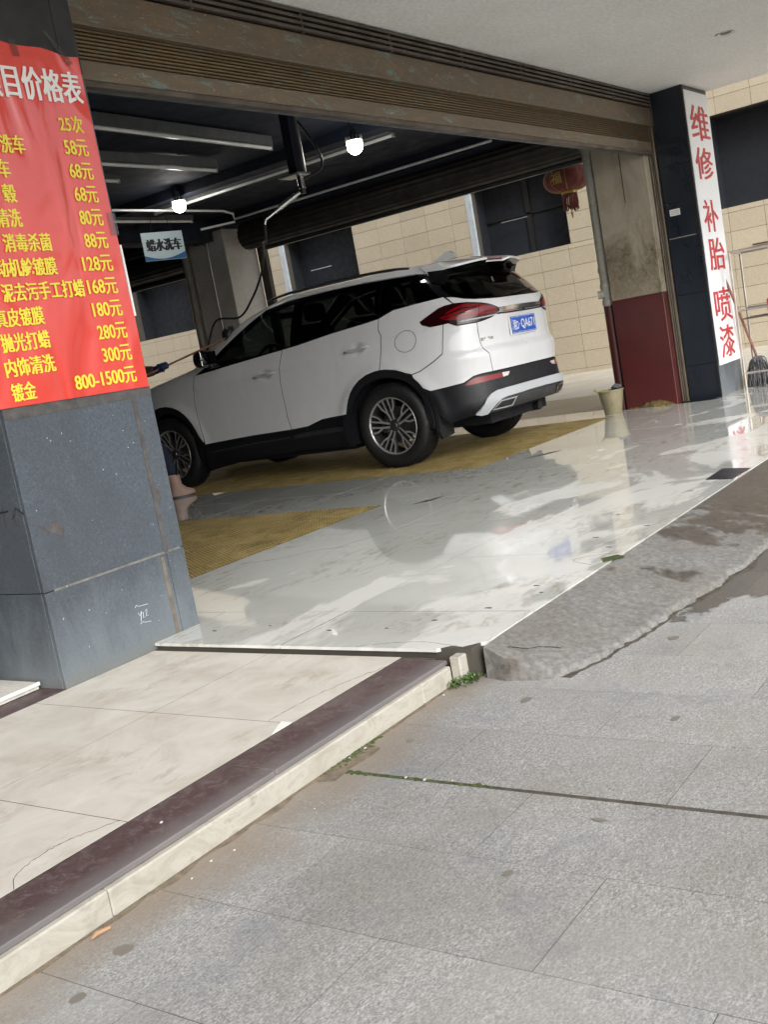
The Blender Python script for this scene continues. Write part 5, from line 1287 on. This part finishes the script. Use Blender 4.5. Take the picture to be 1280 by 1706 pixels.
# ---- wheels
def wheel_meshes():
    R0 = .368; w2 = .112
    bm = bmesh.new(); prof = [(.245,-w2*.86),(.262,-w2*.98),(.30,-w2*1.06),(.335,-w2*1.04),(.352,-w2*.92),(R0-.004,-w2*.78),(R0,-w2*.5),(R0+.001,-w2*.33),(R0-.008,-w2*.30),(R0-.008,-w2*.26),(R0+.001,-w2*.23),(R0+.001,w2*.0-.003),(R0-.008,.0),(R0-.008,.004),(R0+.001,.007),(R0,w2*.5),(R0-.006,w2*.80),(.345,w2*.95),(.30,w2*1.05),(.255,w2*.95),(.245,w2*.86)]
    lathe(bm, prof, 72, 'X')
    for k in range(90):   # shoulder tread blocks
        a = 2*math.pi*k/90
        for sg_ in (-1,1):
            fs_ = box(bm, (sg_*w2*.62-.018,-.0075,R0-.010), (sg_*w2*.62+.018,.0075,R0+.0035)); vs_ = {v_ for f_ in fs_ for v_ in f_.verts}
            bmesh.ops.rotate(bm, verts=list(vs_), cent=(0,0,0), matrix=Matrix.Rotation(a, 3, 'X'))
    me_t = bpy.data.meshes.new('tyre'); bmesh.ops.recalc_face_normals(bm, faces=bm.faces[:]); bm.to_mesh(me_t); bm.free(); me_t.materials.append(M['rubber']); me_t.polygons.foreach_set('use_smooth', [True]*len(me_t.polygons)); me_t.set_sharp_from_angle(angle=R(40))
    # rim barrel (outside is -X)
    bm = bmesh.new(); lathe(bm, [(.250,-.100),(.248,-.106),(.240,-.104),(.234,-.088),(.222,-.05),(.215,.02),(.222,.09)], 72, 'X')
    bmesh.ops.delete(bm, geom=[f_ for f_ in bm.faces if len(f_.verts) > 4], context='FACES')
    me_b = bpy.data.meshes.new('rim'); bm.to_mesh(me_b); bm.free(); me_b.materials.append(M['barrel']); me_b.materials.append(M['mach'])
    for p_ in me_b.polygons:
        if p_.center.x < -.09: p_.material_index = 1; me_b.polygons.foreach_set('use_smooth', [True]*len(me_b.polygons))
    # ten split spokes in five pairs
    bm = bmesh.new()
    def bar(p, w0, w1, x0, x1, mi):
        (a0,r0),(a1,r1) = p
        A0 = Vector((0, math.sin(a0)*r0, math.cos(a0)*r0)); A1 = Vector((0, math.sin(a1)*r1, math.cos(a1)*r1)); d = (A1-A0).normalized(); nn = Vector((0,-d.z,d.y))
        vs_ = []
        for A, w, xo, in ((A0,w0,x0),(A1,w1,x1)):
            for sg_, dx, wk in ((-1,.0,.75),(1,.0,.75),(1,.022,1.15),(-1,.022,1.15)): vs_.append(bm.verts.new(A+nn*sg_*w*wk+Vector((xo+dx,0,0))))
        for q, m_ in (((0,1,5,4),1),((1,2,6,5),0),((2,3,7,6),0),((3,0,4,7),0),((0,3,2,1),0),((4,5,6,7),0)):
            f_ = bm.faces.new([vs_[i] for i in q]); f_.material_index = m_
    for k in range(5):
        a = 2*math.pi*k/5+.18
        for sg_ in (-1,1):
            bar(((a+sg_*.30,.050),(a+sg_*.20,.120)), .012,.012,-.070,-.080,0)
            bar(((a+sg_*.20,.118),(a+sg_*.37,.175)), .012,.011,-.080,-.088,0); bar(((a+sg_*.37,.172),(a+sg_*.35,.242)), .011,.013,-.088,-.099,0)
            bar(((a+sg_*.19,.112),(a+sg_*.115,.242)), .009,.011,-.081,-.099,0)
    me_s = bpy.data.meshes.new('spokes'); bmesh.ops.recalc_face_normals(bm, faces=bm.faces[:]); bm.to_mesh(me_s); bm.free(); me_s.materials.append(M['gun']); me_s.materials.append(M['mach'])
    bm = bmesh.new(); lathe(bm, [(.0001,-.088),(.028,-.086),(.033,-.078),(.050,-.072),(.060,-.055),(.060,.03)], 30, 'X')
    for k in range(5):
        a = 2*math.pi*(k+.5)/5+.18; tube(bm, [(-.062,.058*math.sin(a),.058*math.cos(a)),(-.078,.058*math.sin(a),.058*math.cos(a))], .009, 6)
    me_h = bpy.data.meshes.new('hub'); bmesh.ops.recalc_face_normals(bm, faces=bm.faces[:]); bm.to_mesh(me_h); bm.free(); me_h.materials.append(M['gun'])
    bm = bmesh.new(); lathe(bm, [(.06,-.0),(.16,-.0),(.16,.022),(.06,.022)], 40, 'X'); box(bm, (-.03,.09,-.06), (.05,.17,.06), .01)
    me_d = bpy.data.meshes.new('brake_disc'); bmesh.ops.recalc_face_normals(bm, faces=bm.faces[:]); bm.to_mesh(me_d); bm.free(); me_d.materials.append(M['disc'])
    return me_t, me_b, me_s, me_h, me_d
WM = wheel_meshes()
for c in (UR, UF):
    for sx in (-1,1):
        w_ = bpy.data.objects.new('wheel', None); COL.objects.link(w_); w_.parent = car; w_.location = (sx*.785, c, .366); w_.empty_display_size = .1
        w_.rotation_euler = (random.uniform(0,.3) if c == UR else 2.2, 0, 0 if sx < 0 else math.pi)
        for nm, me in zip(('tyre','rim','spokes','hub','brake_disc'), WM):
            o = bpy.data.objects.new(nm, me); COL.objects.link(o); o.parent = w_
# ------------------------------------------------------------------ PERSON, mostly behind the pillar, brushing the windscreen
def skin_mesh(name, nodes, edges, mat, parent, sub=2, root=0):
    me = bpy.data.meshes.new(name); me.from_pydata([n[:3] for n in nodes], edges, []); o = bpy.data.objects.new(name, me); COL.objects.link(o)
    md = o.modifiers.new('skin', 'SKIN'); 
    if not me.skin_vertices: pass
    for i, n in enumerate(nodes):
        sv = me.skin_vertices[0].data[i]; rr = n[3]; sv.radius = (rr, n[4] if len(n) > 4 else rr); sv.use_root = (i == root)
    ss_ = o.modifiers.new('sub', 'SUBSURF'); ss_.levels = sub; ss_.render_levels = sub
    dg = bpy.context.evaluated_depsgraph_get(); dg.update(); me2 = bpy.data.meshes.new_from_object(o.evaluated_get(dg)); me2.name = name
    bpy.data.objects.remove(o); bpy.data.meshes.remove(me)
    me2.polygons.foreach_set('use_smooth', [True]*len(me2.polygons)); me2.materials.clear()
    return link(name, me2, mat, parent)
pe = empty('person', 'person behind the granite pillar in navy trousers and brown sleeve, holding a long brush', 'person', (6.80,7.75,0))
# local frame: figure faces +X-ish towards the car and leans right; world offsets
L_ = lambda x,y_,z: (x-6.80, y_-7.75, z)
nodes = [L_(6.74,7.86,.92)+(.150,.12), L_(6.74,7.85,1.06)+(.14,.105), L_(6.75,7.83,1.22)+(.155,.115), L_(6.77,7.81,1.38)+(.14,.10), L_(6.785,7.80,1.46)+(.062,.062), L_(6.79,7.80,1.53)+(.055,.055), L_(6.80,7.80,1.60)+(.082,.095), L_(6.80,7.80,1.70)+(.078,.09),
 L_(6.90,7.93,1.41)+(.058,), L_(6.93,7.64,1.22)+(.046,), L_(6.92,7.50,1.21)+(.040,), L_(6.905,7.39,1.215)+(.028,),
 L_(6.63,7.70,1.41)+(.058,), L_(6.47,7.58,1.17)+(.046,), L_(6.50,7.48,1.15)+(.036,), L_(6.54,7.42,1.15)+(.027,),
 L_(6.78,7.76,.86)+(.095,), L_(6.88,7.66,.50)+(.066,), L_(6.945,7.60,.46)+(.062,), L_(6.960,7.58,.28)+(.056,), L_(6.965,7.57,.10)+(.043,),
 L_(6.71,7.94,.86)+(.095,), L_(6.76,7.95,.48)+(.066,), L_(6.70,7.96,.28)+(.056,), L_(6.67,7.97,.10)+(.043,)]
edges = [(0,1),(1,2),(2,3),(3,4),(4,5),(5,6),(6,7),(3,8),(8,9),(9,10),(10,11),(3,12),(12,13),(13,14),(14,15),(0,16),(16,17),(17,18),(18,19),(19,20),(0,21),(21,22),(22,23),(23,24)]
body = skin_mesh('body', nodes, edges, M['skin'], pe)
# clothes: slightly larger skins over body
def grow(nd, k): return tuple(nd[:3])+tuple(x+k for x in nd[3:])
tn = [grow(nodes[i], .014) for i in (0,16,17,18,19,21,22,23)]+[L_(6.965,7.573,.20)+(.068,), L_(6.70,7.96,.20)+(.068,)]
skin_mesh('trousers', tn, [(0,1),(1,2),(2,3),(3,4),(4,8),(0,5),(5,6),(6,7),(7,9)], M['denim'], pe)
jn = [grow(nodes[i], .016) for i in (0,1,2,3,8,9,12,13,14)]+[L_(6.912,7.43,1.213)+(.044,)]+[grow(nodes[10], .012)]
skin_mesh('jacket', jn, [(0,1),(1,2),(2,3),(3,4),(4,5),(5,10),(10,9),(3,6),(6,7),(7,8)], M['sleeve'], pe)
hd = Vector(L_(6.80,7.80,1.665))
bm = bmesh.new(); bmesh.ops.create_icosphere(bm, subdivisions=3, radius=1)
for v_ in bm.verts: v_.co = hd+Vector((v_.co.x*.098-.012, v_.co.y*.088+.012, v_.co.z*.115+.035+.01*noise.noise(v_.co*4)))
bmesh.ops.delete(bm, geom=[v_ for v_ in bm.verts if v_.co.x-hd.x > .045 and v_.co.z-hd.z < .05], context='VERTS'); obj('hair', bm, M['hair'], pe, 80)
fw_ = Vector((.85,-.5,0)).normalized(); sd_ = Vector((.5,.85,0))
T('nose', [hd+fw_*.080+Vector((0,0,.01)), hd+fw_*.112+Vector((0,0,-.018)), hd+fw_*.092+Vector((0,0,-.025))], [.008,.012,.008], M['skin'], pe, 8)
T('mouth', [hd+fw_*.088+sd_*-.022+Vector((0,0,-.052)), hd+fw_*.097+Vector((0,0,-.050)), hd+fw_*.088+sd_*.022+Vector((0,0,-.052))], .005, M['lantern'], pe, 6)
for k in (-1,1):
    bm = bmesh.new(); bmesh.ops.create_icosphere(bm, subdivisions=2, radius=.011, matrix=Matrix.Translation(hd+fw_*.082+sd_*k*.032+Vector((0,0,.016)))); obj('eye', bm, M['black'], pe, 80)
    bm = bmesh.new(); bmesh.ops.create_icosphere(bm, subdivisions=2, radius=1, matrix=Matrix.Translation(hd+sd_*k*.088) @ Matrix.Diagonal((.014,.012,.03,1))); obj('ear', bm, M['skin'], pe, 80)
# gloves: palm plus five curled fingers round the brush handle
HB = Vector((6.905,7.33,1.225)); HD = (Vector((7.60,7.175,1.40))-HB).normalized()   # along the handle
def glove(c, wrist):
    c = Vector(c)-Vector(pe.location); wr = Vector(wrist)-Vector(pe.location); rd_ = (c-wr).normalized(); up_ = rd_.cross(HD).normalized(); 
    bm_nodes = [tuple(wr-rd_*.03)+(.044,), tuple(wr+rd_*.02)+(.036,.040), tuple(c-rd_*.025)+(.040,.030), tuple(c+rd_*.012)+(.042,.028)]
    ed = [(0,1),(1,2),(2,3)]
    o = skin_mesh('glove', bm_nodes, ed, M['glove'], pe, 2, 1)
    for k in range(4):
        b = c+HD*(-.030+.020*k)+rd_*.02; ln_ = (.9,1.0,.95,.8)[k]
        pts = [b-rd_*.02-up_*.01, b+rd_*.012*ln_-up_*.020, b+rd_*.030*ln_+up_*.0, b+rd_*.020*ln_+up_*.022, b-rd_*.002+up_*.026]
        T('glove_finger', curve_pts(pts, 4), .0115, M['glove'], o, 8)
    T('glove_thumb', curve_pts([c-rd_*.02-HD*.03, c+up_*.02-HD*.03, c+up_*.028-HD*.005+rd_*.01, c+up_*.026+HD*.018+rd_*.018], 4), .0125, M['glove'], o, 8)
glove((6.905,7.33,1.225), (6.905,7.40,1.215)); glove(tuple(HB-HD*.36), (6.535,7.44,1.148))
# boots
for bx, by, an in ((6.985,7.545,-.55), (6.69,7.95,-.2)):
    b_ = bpy.data.objects.new('boot', None)
    bm = bmesh.new(); secs = [(-.060,.045,.0),( -.02,.048,.0),(.05,.046,0),(.11,.045,0),(.155,.036,0),(.175,.016,0)]
    T_ = Matrix.Translation((bx-6.80,by-7.75,0)) @ Matrix.Rotation(an, 4, 'Z')
    # shaft
    rings = []
    for z, cx, ax_, ay_ in ((.012,.045,.115,.044),(.035,.048,.122,.046),(.06,.040,.108,.045),(.085,.015,.075,.044),(.12,-.005,.056,.048),(.17,-.010,.056,.052),(.215,-.012,.060,.056)):
        ring = []
        for k in range(24):
            a = 2*math.pi*k/24; ring.append(bm.verts.new(T_ @ Vector((cx+ax_*math.cos(a), ay_*math.sin(a)*(1 if z > .06 else 1-.15*max(0,math.cos(a))), z))))
        rings.append(ring)
    for q, w2_ in zip(rings, rings[1:]):
        for k in range(24): bm.faces.new((q[k],q[(k+1)%24],w2_[(k+1)%24],w2_[k]))
    bm.faces.new(rings[0][::-1])
    bo_ = obj('boot', bm, M['bootm'], pe, 60)
    bm = bmesh.new(); pts = [(.045+.118*math.cos(a), .047*math.sin(a)) for a in np.linspace(0,2*math.pi,25)[:-1]]; prism(bm, pts, 0, .016); bm.transform(T_); obj('sole', bm, M['black'], bo_)
# brush
br = empty('long_brush', 'long wooden handled brush with black bristles against the car windscreen', 'brush', (7.25,7.25,1.3))
BL = Vector(br.location); E_ = Vector((7.66,7.168,1.405)); S_0 = HB-HD*.55
T('handle', [S_0-BL, E_-BL], .0095, M['wood'], br, 8)
bm = bmesh.new(); bmesh.ops.create_icosphere(bm, subdivisions=3, radius=1)
for v_ in bm.verts: v_.co = Vector((v_.co.x*.085+.055, v_.co.y*.075-.0, v_.co.z*.085+.02))*(1+.18*noise.noise(v_.co*6))
ob = obj('bristles', bm, M['granmop'], br, 80); ob.location = E_-BL; ob.data.materials[0] = M['black']
